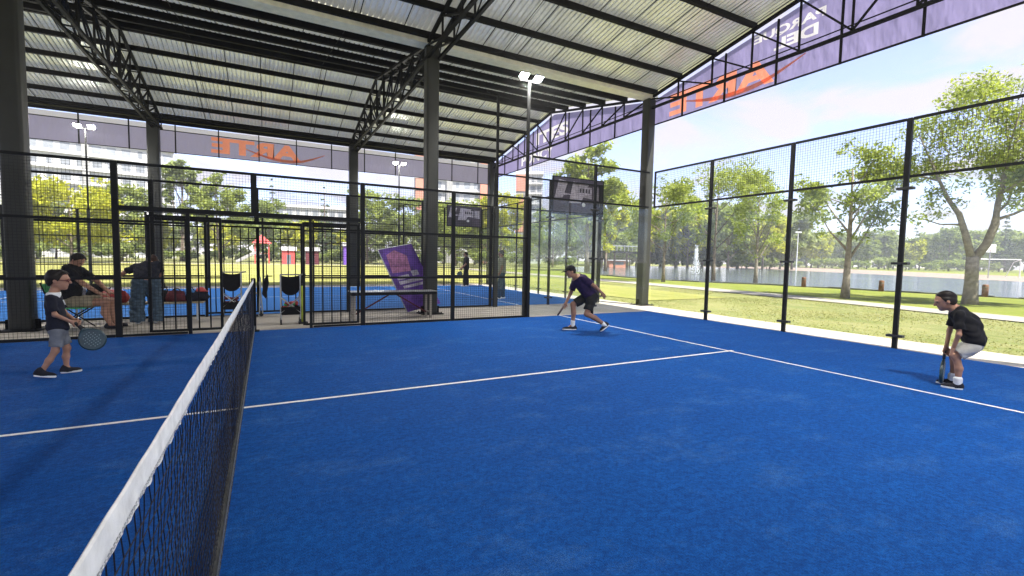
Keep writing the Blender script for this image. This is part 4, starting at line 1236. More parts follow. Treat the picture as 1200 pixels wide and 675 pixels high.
# --- two figures on the far court
def stander(base, face, label, shirt, trousers, skin_m, h=.016, arm=.25):
    P = Fig(base, face, label, h=h)
    P.head((.02, 0, 1.62), (1, 0, -.1), .105)
    P.limb([(0, 0, 1.53), (-.01, 0, 1.44)], [.055, .07]); shL = (-.01, .19, 1.40); shR = (-.01, -.19, 1.40)
    P.limb([(-.01, 0, 1.40), (0, 0, 1.15), (0, 0, .95)], [.12, .125, .13], .05); P.limb([(-.01, .1, 1.38), (0, .08, 1.0)], [.10, .11], .05); P.limb([(-.01, -.1, 1.38), (0, -.08, 1.0)], [.10, .11], .05)
    for sh, q in ((shL, 1), (shR, -1)):
        el = (.0+arm*.2, .25*q, 1.12); wr = (arm*.9, .22*q, .93)
        P.limb([sh, el, wr], [.052, .042, .03]); P.hand(wr, (.5, 0, -.8), (0, -q, 0), .18, .7)
    for q, a in ((1, .07), (-1, -.07)):
        P.limb([(0, .09*q, .92), (a, .11*q, .5), (a*1.2, .12*q, .09)], [.10, .065, .042]); P.limb([(a*1.2, .12*q, .07), (a*1.2+.12, .12*q, .035)], [.04, .03])
    P.finish(skin_m)
    P.cloth('shirt', [cap(P.W((-.01, 0, 1.39)), P.W((0, 0, .98)), .14, .155, .05), cap(P.W((-.01, .1, 1.37)), P.W((0, .08, 1.0)), .115, .13, .05), cap(P.W((-.01, -.1, 1.37)), P.W((0, -.08, 1.0)), .115, .13, .05)] +
        [sleeve(P, (-.01, .19*q, 1.40), (arm*.2, .25*q, 1.12), .08, .075, .75) for q in (1, -1)], shirt, .005, [(P.W((0, 0, .88)), (0, 0, -1))])
    P.cloth('trousers', [ell(P.W((0, 0, .92)), (.14, .165, .12), .05)] + [cap(P.W((0, .09*q, .9)), P.W((a, .11*q, .5)), .12, .09, .04) for q, a in ((1, .07), (-1, -.07))] + [cap(P.W((a, .11*q, .5)), P.W((a*1.2, .12*q, .09)), .09, .07, .04) for q, a in ((1, .07), (-1, -.07))], trousers, .005)
    P.hair(M['hair'], 0, 1.05)
    for q, a in ((1, .07), (-1, -.07)): P.shoe((a*1.2-.07, .12*q, 0), (a*1.2+.19, .12*q, 0), M['shoe_w'], M['shoe_w'])
    return P
P = stander((9.2, 21.9), math.atan2(.3, -1), 'person in black clothes standing far off under the small advertising board', M['black_cloth'], M['black_cloth'], M['skin_b'])
racket('dark racket held by the distant person in black', P.W((.24, .22, .86)), P.W((.34, .22, .62)), P.D((.2, 1, 0)), M['racket'], M['racket'])
stander((7.70, 14.9), math.atan2(.35, -1), 'person in olive shirt and dark jeans standing behind the far court glass corner', M['olive'], M['denim'], M['skin_b'], arm=.1)

# ------------------------------------------------------------------ benches, bags, carts
t = thing('folding_table', 'long black folding table with pale metal legs in front of the big column', 'table', (2.87, 11.0, 0))
MB().box(1.88, 3.86, 10.72, 11.22, .56, .63).build('table_top', M['black_cloth'], t, False, .012)
MB().box(1.875, 3.865, 10.715, 11.225, .632, .645).build('top_edge', M['chrome'], t, False, .004)
for x in (1.95, 3.72):
    for y in (10.78, 11.15): MB().box(x-.025, x+.025, y-.025, y+.025, -.012, .56).build('leg', M['path'], t, False, .004)
    MB().box(x-.018, x+.018, 10.806, 11.124, .10, .14).build('stretcher', M['path'], t)
br = MB(); br.beam((2.0, 10.95, .12), (2.75, 10.95, .55), .03); br.beam((3.66, 10.95, .12), (2.95, 10.95, .55), .03); br.build('brace', M['maroon'], t)

t = thing('display_banner', 'tall violet printed stand banner leaning crookedly behind the folding table', 'banner', (3.5, 11.95, 0))
TL, TR, BL = Vector((2.72, 11.95, 1.62)), Vector((3.57, 11.95, 1.80)), Vector((3.50, 12.0, .0))
BR = BL + (TR-TL) + Vector((.05, 0, .02))
def bp(a, b, o=0): return tuple(BL.lerp(BR, a).lerp(TL.lerp(TR, a), b) + Vector((0, -o, 0)))
m = MB(); q = [bp(0, 0), bp(1, 0), bp(1, 1), bp(0, 1)]; m.add(q + [tuple(Vector(p)+Vector((0, .012, 0))) for p in q], [(0, 1, 2, 3), (7, 6, 5, 4), (0, 4, 5, 1), (1, 5, 6, 2), (2, 6, 7, 3), (3, 7, 4, 0)])
m.build('printed_cloth', M['purple_print'], t)
m = MB(); m.poly([bp(.08, .62, .003), bp(.62, .60, .003), bp(.70, .84, .003), bp(.42, .95, .003), bp(.14, .90, .003)]); m.build('picture', M['pink_print'], t)
m = MB()
for (a0, a1, b0, b1) in ((.14, .50, .50, .56), (.14, .82, .43, .48), (.20, .80, .36, .40), (.60, .80, .52, .60), (.2, .45, .28, .31)): m.poly([bp(a0, b0, .004), bp(a1, b0, .004), bp(a1, b1, .004), bp(a0, b1, .004)])
m.build('caption_block', M['pale_print'], t)
m = MB(); m.beam(bp(.58, -.0, -.03), bp(.58, 1, -.03), .02); m.beam(bp(0, 1), bp(1, 1), .02); m.beam(bp(-.02, 0), bp(-.02, 1), .02); m.beam(bp(.5, .45, -.03), tuple(Vector((3.7, 12.5, 0))), .018); m.build('stand_frame', M['chrome'], t)

def ball_cart(label, x, y, fill, rot=0, slant=False):
    t = thing('ball_cart', label, 'cart', (0, 0, 0), 'padel ball carts in the gateway')
    fr = MB(); w_, d = .17, .14
    for sx in (-1, 1):
        for sy in (-1, 1): fr.tube([(sx*w_, sy*d, .07), (sx*w_, sy*d*.8, .86)], .011, 8)
        fr.beam((sx*w_, -d, .18), (sx*w_, d, .18), .018)
    for sy in (-1, 1):
        fr.tube([(-w_, sy*d, .20), (w_, sy*d*.9, .46)], .009, 6); fr.tube([(w_, sy*d, .20), (-w_, sy*d*.9, .46)], .009, 6)
        fr.tube([(-w_, sy*d*.8, .86), (w_, sy*d*.8, .86)], .009, 6)
    fr.tube([(w_, -d*.8, .86), (w_+.10, -d*.8, .87)], .013, 8); fr.build('frame', M['chrome'], t)
    up = MB(); n = 9; vs = []
    for i in range(n):
        a = -1+2*i/(n-1); z = .50+.11*abs(a)**2.5
        vs.append((a*w_, z))
    for y0 in (-d*.82, d*.82):
        for i in range(n-1):
            z0 = .845-.03*(1-abs(-1+2*i/(n-1))**2); z1 = .845-.03*(1-abs(-1+2*(i+1)/(n-1))**2)
            up.poly([(vs[i][0], y0, vs[i][1]), (vs[i+1][0], y0, vs[i+1][1]), (vs[i+1][0], y0, z1), (vs[i][0], y0, z0)])
    for i in range(n-1):
        up.poly([(vs[i][0], -d*.82, vs[i][1]), (vs[i][0], d*.82, vs[i][1]), (vs[i+1][0], d*.82, vs[i+1][1]), (vs[i+1][0], -d*.82, vs[i+1][1])])
    for sx in (-1, 1): up.poly([(sx*w_, -d*.82, .65), (sx*w_, d*.82, .65), (sx*w_, d*.82, .845), (sx*w_, -d*.82, .845)])
    up.build('upper_bag', M['black_cloth'], t)
    bk = MB(); bk.box(-w_, w_, -d, d, .16, .17)
    for (a, b, c_, e) in ((-w_, w_, -d-.006, -d+.004), (-w_, w_, d-.004, d+.006), (-w_-.006, -w_+.004, -d, d), (w_-.004, w_+.006, -d, d)): bk.box(a, b, c_, e, .17, .30)
    bk.build('basket', M['black_cloth'], t, False, .004)
    for sx in (-1, 1):
        for sy in (-1, 1): MB().tube([(sx*w_-.014, sy*d, .04), (sx*w_+.014, sy*d, .04)], .046, 12).build('wheel', M['cable'], t)
    t.location = (x, y, 0); t.rotation_euler.z = rot; t.scale = (1.08, 1.08, 1.2)
    balls = []
    for i in range(20 if fill else 0):
        a = random.uniform(-.13, .13); b = random.uniform(-.10, .10); z = .25+(.085 if i > 8 else 0)+random.uniform(0, .03)
        c_, s_ = math.cos(rot), math.sin(rot)
        col_ = random.choice(fill); nm = {'red': 'red', 'green': 'green', 'maroon': 'dull maroon'}[col_]
        o = MB().sphere((0, 0, 0), .036, 10, 7).build('ball', M[col_], None, True)
        o.location = (x+a*c_-b*s_, y+a*s_+b*c_, z*1.2)
        cart_nm = 'front' if 'red' in label else 'back'
        tag(o, nm + (' foam ball heaped in the cart with the lime post' if cart_nm == 'front' else ' ball lying in the basket of the cart of dull balls'), 'ball', nm + ' balls in the ' + cart_nm + ' cart')
    return t
ball_cart('ball cart with black bag and a heap of red and green balls in its basket', .66, 10.85, ['red', 'red', 'green'])
ball_cart('ball cart with black bag and dull maroon balls, set farther back than its twin', -.48, 12.30, ['maroon', 'maroon', 'maroon'])
t = thing('folded_cart', 'folded grey ball cart with a slanted black bag standing edge-on behind the net post', 'cart', (.16, 12.45, 0))
fr = MB()
for s in (-1, 1):
    fr.tube([(.06, 12.45+s*.13, .05), (.09, 12.45+s*.13, .90)], .014, 8); fr.tube([(.13, 12.45+s*.13, .05), (.07, 12.45+s*.13, .80)], .012, 8)
for z in (.2, .45, .8): fr.beam((.085, 12.32, z), (.085, 12.58, z), .02)
fr.build('frame', M['chrome'], t)
m = MB(); pts = [(.12, .52), (.20, .40), (.27, .78), (.25, .98), (.17, .86)]
m.add([(x, 12.30, z) for x, z in pts]+[(x, 12.56, z) for x, z in pts], [(0, 1, 2, 3, 4), (9, 8, 7, 6, 5)]+[(i, i+5, (i+1) % 5+5, (i+1) % 5) for i in range(5)]); m.build('bag', M['black_cloth'], t, False, .01)
for s in (-1, 1): MB().tube([(.10, 12.44+s*.13, .035), (.10, 12.46+s*.13, .035)], .045, 12).build('wheel', M['cable'], t)
for (x, y, lb_) in ((.90, 10.78, 'lime green foam pad standing upright beside the cart with red balls'), (-.05, 12.42, 'lime green foam pad standing upright between net post and the cart of dull balls')):
    t = thing('foam_pad', lb_, 'foam pad', (x, y, 0))
    MB().tube([(x, y, .03), (x, y, .80)], .045, 14).build('foam', M['lime'], t, True)
    MB().box(x-.09, x+.09, y-.09, y+.09, -.012, .03).build('base', M['cable'], t, False, .006)
    MB().tube([(x, y, .80), (x, y, .84)], .047, 14).build('cap', M['cable'], t)

t = thing('bench', 'long low bench with slim metal legs carrying bags behind the fence', 'bench', (-2.0, 12.25, 0))
MB().box(-3.3, -1.0, 12.02, 12.40, .36, .40).build('seat', M['khaki'], t, False, .008)
for x in (-3.1, -2.1, -1.12):
    m = MB(); m.tube([(x, 12.06, -.01), (x, 12.08, .36)], .018, 8); m.tube([(x, 12.36, -.01), (x, 12.34, .36)], .018, 8); m.beam((x, 12.07, .12), (x, 12.35, .12), .02); m.build('leg', M['chrome'], t)
def bag(name, label, c, sz, mat, strap=True, rot=0):
    P_ = [ell((0, 0, sz[2]*.45), (sz[0]*.52, sz[1]*.52, sz[2]*.55), .03), cap((-sz[0]*.35, 0, sz[2]*.35), (sz[0]*.35, 0, sz[2]*.35), sz[1]*.42, sz[1]*.42, .04), cap((-sz[0]*.28, 0, sz[2]*.75), (sz[0]*.28, 0, sz[2]*.7), sz[1]*.28, sz[1]*.28, .04)]
    t = thing(name, label, 'bag', (0, 0, 0))
    sdf_object(P_, .014, 'bag_body', mat, t, .004, [((0, 0, .0), (0, 0, -1))])
    if strap: MB().tube([(-sz[0]*.25, 0, sz[2]*.92), (-sz[0]*.1, .0, sz[2]*1.25), (sz[0]*.1, 0, sz[2]*1.25), (sz[0]*.25, 0, sz[2]*.92)], .012, 6).build('handle', M['cable'], t, True)
    t.location = c; t.rotation_euler.z = rot
    return t
bag('sports_bag', 'bright red sports bag on the bench beside the person in jeans', (-2.55, 12.2, .40), (.42, .26, .26), M['red'])
bag('backpack', 'black backpack on the bench close to the seated person', (-2.84, 12.24, .40), (.26, .22, .40), M['black_cloth'])
bag('tote_bag', 'pale grey tote bag at the end of the bench behind the seated person', (-3.12, 12.22, .40), (.26, .2, .36), M['pale_print'])
bag('sports_bag', 'maroon sports bag on the bench between the jeans and the blue bag', (-1.50, 12.2, .40), (.34, .26, .22), M['maroon'])
bag('sports_bag', 'small black bag on the bench next to the person in jeans', (-1.70, 12.22, .40), (.2, .2, .24), M['black_cloth'])
bag('sports_bag', 'small blue bag near the bench end', (-1.24, 12.2, .40), (.22, .2, .24), M['bluep'])
o = thing('cap_hat', 'red cap resting on the dark bag at the bench end', 'cap', (-1.06, 12.2, .62))
sdf_object([ell((-1.06, 12.2, .62), (.10, .085, .085), .02, None, [((-1.06, 12.2, .61), (0, 0, -1))])], .008, 'crown', M['red'], o)
MB().prism([(-1.0+.09*math.cos(a), 12.2+.075*math.sin(a)) for a in np.linspace(0, 6.2, 18)], .608, .616).build('peak', M['red'], o)
bag('racket_bag', 'dark slanted racket bag under the red cap', (-1.14, 12.2, .40), (.42, .2, .22), M['navy'], False, .2)
# ------------------------------------------------------------------ trees
def leaf_cloud(name, cen, rad, n, size, mat, parent, flat=.75, seed=1):
    g = np.random.default_rng(seed)
    cen = np.asarray(cen, float); rad = np.asarray(rad, float)
    wgt = rad**2; k = g.choice(len(cen), n, p=wgt/wgt.sum())
    d = g.normal(0, 1, (n, 3)); d /= np.linalg.norm(d, axis=1)[:, None]
    rr_ = rad[k]*g.uniform(.15, 1.12, n)**.6
    p = cen[k]+d*rr_[:, None]*np.array((1, 1, flat))
    nn = g.normal(0, 1, (n, 3))+np.array((0, 0, .9)); nn /= np.linalg.norm(nn, axis=1)[:, None]
    t = np.cross(nn, g.normal(0, 1, (n, 3))); t /= np.linalg.norm(t, axis=1)[:, None]; b = np.cross(nn, t)
    s = size*g.uniform(.55, 1.35, n)
    t *= s[:, None]; b *= (s*g.uniform(.4, .62, n))[:, None]
    V = np.stack([p-t, p-b*.9+t*.1, p+t, p+b*.9+t*.1], 1).reshape(-1, 3)
    return np_mesh(name, V, np.arange(4*n).reshape(-1, 4), mat, parent, False)

def tree(label, x, y, h, w, th, leaf, bark, n=5000, size=.13, group=None, seed=1, style='round', r0=None, lean=0, gap=.5, name='tree', cat='tree'):
    g = random.Random(seed)
    t = thing(name, label, cat, (x, y, -.05), group)
    r0 = r0 or h*.018
    m = MB(); cen = []; rad = []
    cz_ = (th+h)/2; sz_ = (h-th)/2; a = w/2
    bend = g.uniform(-.04, .04)*h
    def tr(z): return (x+bend*math.sin(z/h*2.2)+lean*z, y+bend*.6*math.sin(z/h*3), z-.05)
    topf = .94 if style != 'round' else .82
    zs = [h*topf*i/7 for i in range(8)]
    m.tube([tr(z) for z in zs], [r0*(1.25 if i == 0 else 1)*(1-.86*i/7) for i in range(8)], 9)
    if style == 'conifer':
        nl = 13
        for i in range(nl):
            f_ = i/(nl-1); z = th+(h-th)*f_; R_ = a*(1-f_)**.85+.12
            for k in range(max(3, int(8*(1-f_))+2)):
                an = g.uniform(0, 6.28); q = tr(z*.98)
                for u_ in (.45, .8, 1.0):
                    cen.append((q[0]+math.cos(an)*R_*u_, q[1]+math.sin(an)*R_*u_, z-R_*.22*u_)); rad.append(max(.15, R_*.20))
                m.tube([q, (q[0]+math.cos(an)*R_*.9, q[1]+math.sin(an)*R_*.9, z-R_*.2)], [r0*.2*(1-f_)+.01, .008], 4)
    else:
        nb = 9 if style == 'round' else 16
        for i in range(nb):
            f_ = (i+.5)/nb; z0 = th*.85+(h*topf-th*.85)*f_*.85
            an = i*2.4+g.uniform(-.5, .5)
            zt = min(h*.97, z0+(h-z0)*g.uniform(.25, .7))
            ee = math.sqrt(max(.05, 1-((zt-cz_)/sz_)**2)); R_ = a*ee*g.uniform(.72, 1.02)
            p0 = tr(z0); e = (x+math.cos(an)*R_, y+math.sin(an)*R_, zt)
            mid = (p0[0]+(e[0]-p0[0])*.5+g.uniform(-.05, .05)*w, p0[1]+(e[1]-p0[1])*.5+g.uniform(-.05, .05)*w, p0[2]+(zt-p0[2])*.42)
            rb = r0*.42*(1-f_*.6)
            m.tube([p0, mid, e], [rb, rb*.6, rb*.18], 6)
            for u_ in (.62, .82, 1.0):
                q = [mid[j]+(e[j]-mid[j])*(u_*1.0) for j in range(3)]
                cen.append(q); rad.append(w*.105*g.uniform(.7, 1.5))
            for k in range(4):
                u_ = g.uniform(.3, .95); s = [mid[j]+(e[j]-mid[j])*u_ for j in range(3)]
                an2 = an+g.uniform(-1.4, 1.4); l = w*g.uniform(.12, .24)
                q = (s[0]+math.cos(an2)*l, s[1]+math.sin(an2)*l, s[2]+g.uniform(-.15, .8)*l)
                m.tube([s, q], [rb*.3, rb*.08], 4)
                cen.append(q); rad.append(w*.10*g.uniform(.6, 1.5))
        for k in range(int(26*(1-gap)) + (18 if style == 'dense' else 0)):
            v = Vector((g.gauss(0, 1), g.gauss(0, 1), g.gauss(0, 1))).normalized()*g.uniform(.55, .95)
            cen.append((x+v.x*a, y+v.y*a, cz_+v.z*sz_)); rad.append(w*.10*g.uniform(.6, 1.3))
    m.build('trunk', bark, t, True)
    leaf_cloud('crown', cen, rad, n, size, leaf, t, .8, seed)
    return t

def polar(az, d): return (cx+d*math.sin(R(az)), cy+d*math.cos(R(az)))

# big forked tree behind the bending boy: its limbs are laid out as they grow
x0, y0 = 24.94, 7.64
t = thing('tree', 'large forked tree with pale trunk on the lawn behind the bending boy', 'tree', (x0, y0, -.05))
def tp_(u, v, dz=0):
    s = .0338
    return (x0+(u-1136)*s*.883+dz*.47, y0-(u-1136)*s*.47+dz*.883, (356-v)*s-.03)
limbs = [([(1136, 357, 0), (1136, 345, 0), (1136, 330, 0), (1135, 300, 0)], [.34, .29, .26, .24]),
         ([(1134, 303, 0), (1128, 275, .1), (1121, 250, .2), (1112, 232, .4), (1101, 190, .8), (1092, 150, 1.2)], [.17, .14, .12, .09, .05, .02]),
         ([(1137, 303, 0), (1147, 285, -.1), (1152, 262, -.2), (1150, 240, -.3), (1148, 200, -.6), (1155, 150, -.8), (1160, 105, -.7)], [.19, .165, .155, .12, .07, .045, .015]),
         ([(1152, 257, -.2), (1170, 250, -.3), (1185, 240, -.5), (1196, 222, -.8), (1216, 188, -1.2)], [.075, .06, .05, .04, .015]),
         ([(1151, 251, -.2), (1174, 236, .1), (1191, 216, .5), (1202, 190, 1.0)], [.07, .05, .04, .015]),
         ([(1122, 262, .2), (1102, 262, .3), (1081, 257, .2), (1064, 255, .1)], [.05, .035, .025, .01]),
         ([(1149, 215, -.4), (1130, 180, -1.2), (1118, 140, -1.9)], [.06, .04, .012]), ([(1150, 190, -.6), (1172, 150, .3), (1190, 110, 1.1)], [.05, .035, .012]),
         ([(1106, 210, .6), (1088, 195, 1.5), (1076, 178, 2.2)], [.05, .03, .01]), ([(1112, 232, .4), (1125, 200, 1.4), (1132, 160, 2.2)], [.05, .03, .01]),
         ([(1150, 230, -.3), (1140, 215, -1.6), (1135, 200, -2.6)], [.05, .03, .01]), ([(1200, 205, -.9), (1225, 200, -.3), (1245, 170, .2)], [.04, .025, .01])]
limbs = [(p_, [r_*.84 for r_ in q_]) for p_, q_ in limbs]
m = MB(); cen = []; rad = []
g = random.Random(21)
for pts, rs in limbs: m.tube([tp_(*p) for p in pts], rs, 10)
for i in range(230):
    u = g.uniform(1080, 1262); v = g.uniform(88, 246); dz = g.uniform(-2.6, 2.6)
    e = ((u-1165)/95)**2+((v-165)/88)**2+(dz/3.1)**2
    if e > 1.05 or (u < 1105 and v > 215): continue
    if math.sin(u*.11+v*.05)+math.sin(v*.13-u*.04+dz) < -.75: continue
    c = tp_(u, v, dz); cen.append(c); rad.append(g.uniform(.22, .52))
    s = tp_(u*.8+1145*.2+g.uniform(-6, 6), v*.75+235*.25, dz*.6)
    m.tube([s, tuple((s[j]+c[j])/2+g.uniform(-.08, .08) for j in range(3)), c], [.018, .012, .005], 4)
for (u, v) in ((1060, 256), (1076, 258), (1092, 232), (1105, 240), (1098, 222), (1110, 250), (1085, 245)):
    cen.append(tp_(u, v, g.uniform(-.4, .6))); rad.append(.28)
m.build('trunk', M['bark_pale'], t, True)
leaf_cloud('crown', cen, np.array(rad)*1.25, 17000, .07, M['leaf_a'], t, .75, 5)

tree('bushy tree with low dense crown on the lawn near the middle glass post', 22.79, 11.08, 6.9, 3.7, 1.75, M['leaf_a'], M['bark_pale'], 7500, .085, seed=4, r0=.16, gap=.6)
tree('slender tree with pale thin trunk on the lake bank', 31.39, 21.18, 7.6, 3.3, 1.6, M['leaf_a'], M['bark_pale'], 4200, .10, seed=9, r0=.13, gap=.6, style='tall')
tree('spreading tree with straight dark trunk beside the corner column, near the lake', 25.48, 24.28, 7.6, 5.0, 1.9, M['leaf_a'], M['bark'], 7000, .11, seed=12, r0=.12, gap=.7)
tree('wide tall tree with open crown rising over the lake and fountain', 32.97, 26.0, 10.6, 7.6, 2.6, M['leaf_a'], M['bark'], 7500, .12, seed=15, r0=.15, gap=.6)
tree('dark trunked tree at the very edge of the lawn by the large forked tree', 26.3, 5.6, 7.5, 4.2, 3.3, M['leaf_b'], M['bark'], 6000, .10, seed=31, r0=.22)
spec = [(-15.6, 74, 9.4, 9.0, 'round', 'leaf_c', 'broad bright yellow green tree in front of the white apartment block', 7500),
        (-12.2, 88, 11.6, 6.5, 'round', 'leaf_a', 'mid green tree between the yellow tree and the poplar', 5000),
        (-7.5, 95, 18.0, 4.6, 'tall', 'leaf_b', 'tall narrow poplar beside the white apartment block', 6500),
        (-4.2, 86, 13.4, 6.6, 'round', 'leaf_a', 'rounded yellowish tree beside the poplar', 6000),
        (-.3, 92, 11.2, 8.0, 'round', 'leaf_b', 'low spreading tree behind the playground', 6000),
        (6.1, 100, 14.8, 5.2, 'conifer', 'leaf_d', 'dark pointed conifer rising over the playground trees', 5000),
        (.4, 110, 17.0, 4.4, 'conifer', 'leaf_d', 'thin dark conifer farther back than the playground trees', 4000),
        (10.6, 88, 13.6, 7.4, 'round', 'leaf_a', 'full green tree between the leaning banner and the gateway', 6500),
        (14.8, 84, 12.6, 6.6, 'round', 'leaf_b', 'green tree directly behind the big central column', 6000),
        (21.0, 80, 11.4, 9.6, 'round', 'leaf_a', 'wide green tree in front of the orange and white apartments', 7000),
        (26.6, 78, 13.0, 7.2, 'round', 'leaf_c', 'yellow tree in front of the orange tower block', 6500),
        (37.2, 60, 15.8, 6.6, 'tall', 'leaf_a', 'tall tree rising behind the dark advertising board', 9000),
        (39.4, 66, 12.4, 5.6, 'round', 'leaf_c', 'yellowish tree standing between advertising board and corner column', 6000),
        (33.0, 84, 10.5, 8.5, 'round', 'leaf_b', 'green tree beyond the far glass end wall', 6000)]
for i, (az, d, h, w_, st_, lf, lb_, n_) in enumerate(spec):
    x, y = polar(az, d)
    tree(lb_, x, y, h, w_, h*(.16 if st_ != 'conifer' else .08), M[lf], M['bark'], n_, .26 if st_ != 'conifer' else .22, seed=40+i, style='dense' if st_ == 'round' else st_, gap=.2)
# the wood all round the park: a few kinds, copied
protos = []
for i, (st_, lf, nm, lb_, w_, h) in enumerate([('dense', 'leaf_far', 'tree', 'far green tree of the wood around the park', 8, 10), ('dense', 'leaf_b', 'tree', 'far dark green tree of the wood around the park', 7, 11),
                             ('conifer', 'leaf_d', 'conifer', 'far dark conifer of the wood around the park', 5, 13), ('dense', 'leaf_c', 'tree', 'far yellow green tree of the wood around the park', 7, 9)]):
    p_ = tree(lb_, 0, 0, h, w_, 1.4, M[lf], M['bark'], 3600, .40, group='woodland trees round the park' if i != 2 else 'woodland conifers round the park', seed=70+i, style=st_, gap=.0, name=nm)
    p_['group'] = ['green woodland trees', 'dark woodland trees', 'woodland conifers', 'yellow woodland trees'][i]
    protos.append(p_)
used = [False]*4
def far_tree(k, az, d, s):
    o = protos[k] if not used[k] else copy_tree(protos[k])
    used[k] = True
    x, y = polar(az, d); o.location = (x, y, -.05); o.rotation_euler.z = random.uniform(0, 6.28); o.scale = (s*random.uniform(.9, 1.15),)*2+(s,)
g = random.Random(5)
for i in range(34):                                   # north side, behind the lawn
    az = -22+i*1.95+g.uniform(-.6, .6); d = g.uniform(98, 124)
    far_tree(g.choice([0, 0, 1, 1, 3, 3]), az, d, g.uniform(.68, .98))
for i in range(22):                                   # lake shore to the north-east
    az = 38+i*1.0+g.uniform(-.5, .5); d = g.uniform(112, 150)
    far_tree(g.choice([0, 0, 1, 1, 3, 2]), az, d, g.uniform(1.0, 1.55)*(1.15 if az < 52 else .95))
for i in range(40):                                   # wood beyond the field
    az = 54+i*.62+g.uniform(-.3, .3); d = g.uniform(205, 270)
    far_tree(g.choice([0, 0, 1, 1, 2, 3]), az, d, g.uniform(1.0, 1.5))
for i in range(26):
    az = 56+i*.95+g.uniform(-.3, .3); d = g.uniform(300, 350)
    far_tree(g.choice([0, 1, 1, 2, 0]), az, d, g.uniform(1.2, 1.9))
# shrubs in front of the wood
sh = tree('rounded green shrub at the foot of the wood', 0, 0, 2.6, 3.4, .3, M['leaf_b'], M['bark'], 1500, .24, group='shrubs at the foot of the wood', seed=90, style='dense', gap=0, name='shrub', cat='shrub')
first = True
for i in range(46):
    if i < 22: az, d, s = -20+i*2.6+g.uniform(-1, 1), g.uniform(86, 96), g.uniform(.6, 1.1)
    else: az, d, s = 40+(i-22)*1.5+g.uniform(-.6, .6), (g.uniform(122, 140) if i < 34 else g.uniform(190, 205)), g.uniform(.9, 1.8)
    o = sh if first else copy_tree(sh); first = False
    o.location = (*polar(az, d), -.05); o.rotation_euler.z = g.uniform(0, 6); o.scale = (s*1.2, s*1.2, s)

# ------------------------------------------------------------------ apartment blocks far behind
def block(name, label, a, b, depth, h, rows, cols, wall, accents=(), balcony=True, seed=1, win=(.62, .5)):
    a = Vector((*a, 0)); b = Vector((*b, 0)); L = (b-a).length; d = (b-a)/L; n = Vector((-d.y, d.x, 0))
    t = thing(name, label, 'building', tuple((a+b)/2))
    m = MB(); P0 = [a, b, b+n*depth, a+n*depth]
    m.prism([(p.x, p.y) for p in P0], -.05, h)
    wl = m.build('wall', wall, t)
    ro = MB(); ro.prism([(p.x, p.y) for p in (a-n*.25-d*.2, b-n*.25+d*.2, b+n*(depth+.25)+d*.2, a+n*(depth+.25)-d*.2)], h+.003, h+.9); ro.build('roof', wall, t)
    for (f0, f1, z0, z1, mt, pr) in accents:
        q = MB(); p = a+d*L*f0; r = a+d*L*f1
        q.prism([(v.x, v.y) for v in (p-n*pr, r-n*pr, r-n*.002, p-n*.002)], z0, z1); q.build('facade_panel', mt, t)
    sx_ = L/cols; sz_ = h/rows; g = random.Random(seed); k = 0
    wm_ = None
    for r in range(rows):
        for c_ in range(cols):
            if k >= 98: break
            k += 1
            p = a+d*(sx_*(c_+.5))-n*.03
            if wm_ is None:
                q = MB(); ww, hh = sx_*win[0], sz_*win[1]
                q.box(-ww/2, ww/2, -.02, .02, -hh/2, hh/2); q.xf(Matrix.Translation(t.location)); wm_ = q.build('window', M['window_far'], t)
                wo = wm_
            else:
                wo = wm_.copy(); COL.objects.link(wo); wo.parent = t
            wo.location = p+Vector((0, 0, sz_*(r+.5)))-t.location; wo.rotation_euler.z = math.atan2(d.y, d.x)
            wo.scale.x = g.choice((1, 1, .55, 1)); 
    if balcony:
        for r in range(1, rows+1):
            q = MB(); z = sz_*r-.12
            q.prism([(v.x, v.y) for v in (a-n*.7, b-n*.7, b-n*.051, a-n*.051)], z, z+.22); q.build('balcony_slab', wall, t)
    return t
block('apartment_block', 'long white apartment block with rows of grey windows behind the yellow tree', polar(-20.4, 141), polar(-8.0, 141), 16, 25.5, 8, 12, M['facade'], [(.0, .06, 0, 25.2, M['facade_g'], .5), (.46, .5, 0, 25.2, M['facade_g'], .6)], seed=2)
block('apartment_block', 'white apartment block with orange panels seen beside the big central column', polar(16.0, 128), polar(25.2, 128), 16, 29, 9, 8, M['facade'], [(.86, .999, 0, 28.8, M['facade_o'], .9), (.02, .12, 14, 28.8, M['facade_o'], .6), (.42, .5, 0, 28.8, M['facade_g'], .6)], seed=3)
block('tower_block', 'narrow orange and white tower block under the gable banner', polar(28.3, 150), polar(31.6, 150), 14, 28.5, 9, 4, M['facade'], [(.0, .38, 10, 20.5, M['facade_o'], .9), (.0, .38, 23, 28.3, M['facade_o'], .9)], seed=4, win=(.7, .55))
block('apartment_block', 'pale low apartment block glimpsed between poplar and central trees', polar(1.0, 170), polar(9.0, 170), 14, 17, 5, 9, M['facade'], seed=6)

# ------------------------------------------------------------------ park furniture
for (x, y, h, lb_) in ((30.72, 17.4, .62, 'short brown wooden bollard on the lake bank beside the first glass post'), (31.3, 13.4, .60, 'short brown wooden bollard on the lake bank between bushy tree and glass post'), (32.1, 9.3, .60, 'short brown wooden bollard on the lake bank next to the large forked tree'), (29.0, 23.4, .5, 'short brown wooden bollard on the lake bank near the slender tree')):
    t = thing('bollard', lb_, 'bollard', (x, y, -.05))
    MB().tube([(x, y, -.05), (x, y, h-.04), (x+.005, y, h)], [.13, .125, .10], 12).build('stake', M['wood'], t, True)
    MB().tube([(x, y, h*.72), (x, y, h*.80)], .132, 12).build('band', M['bark'], t)
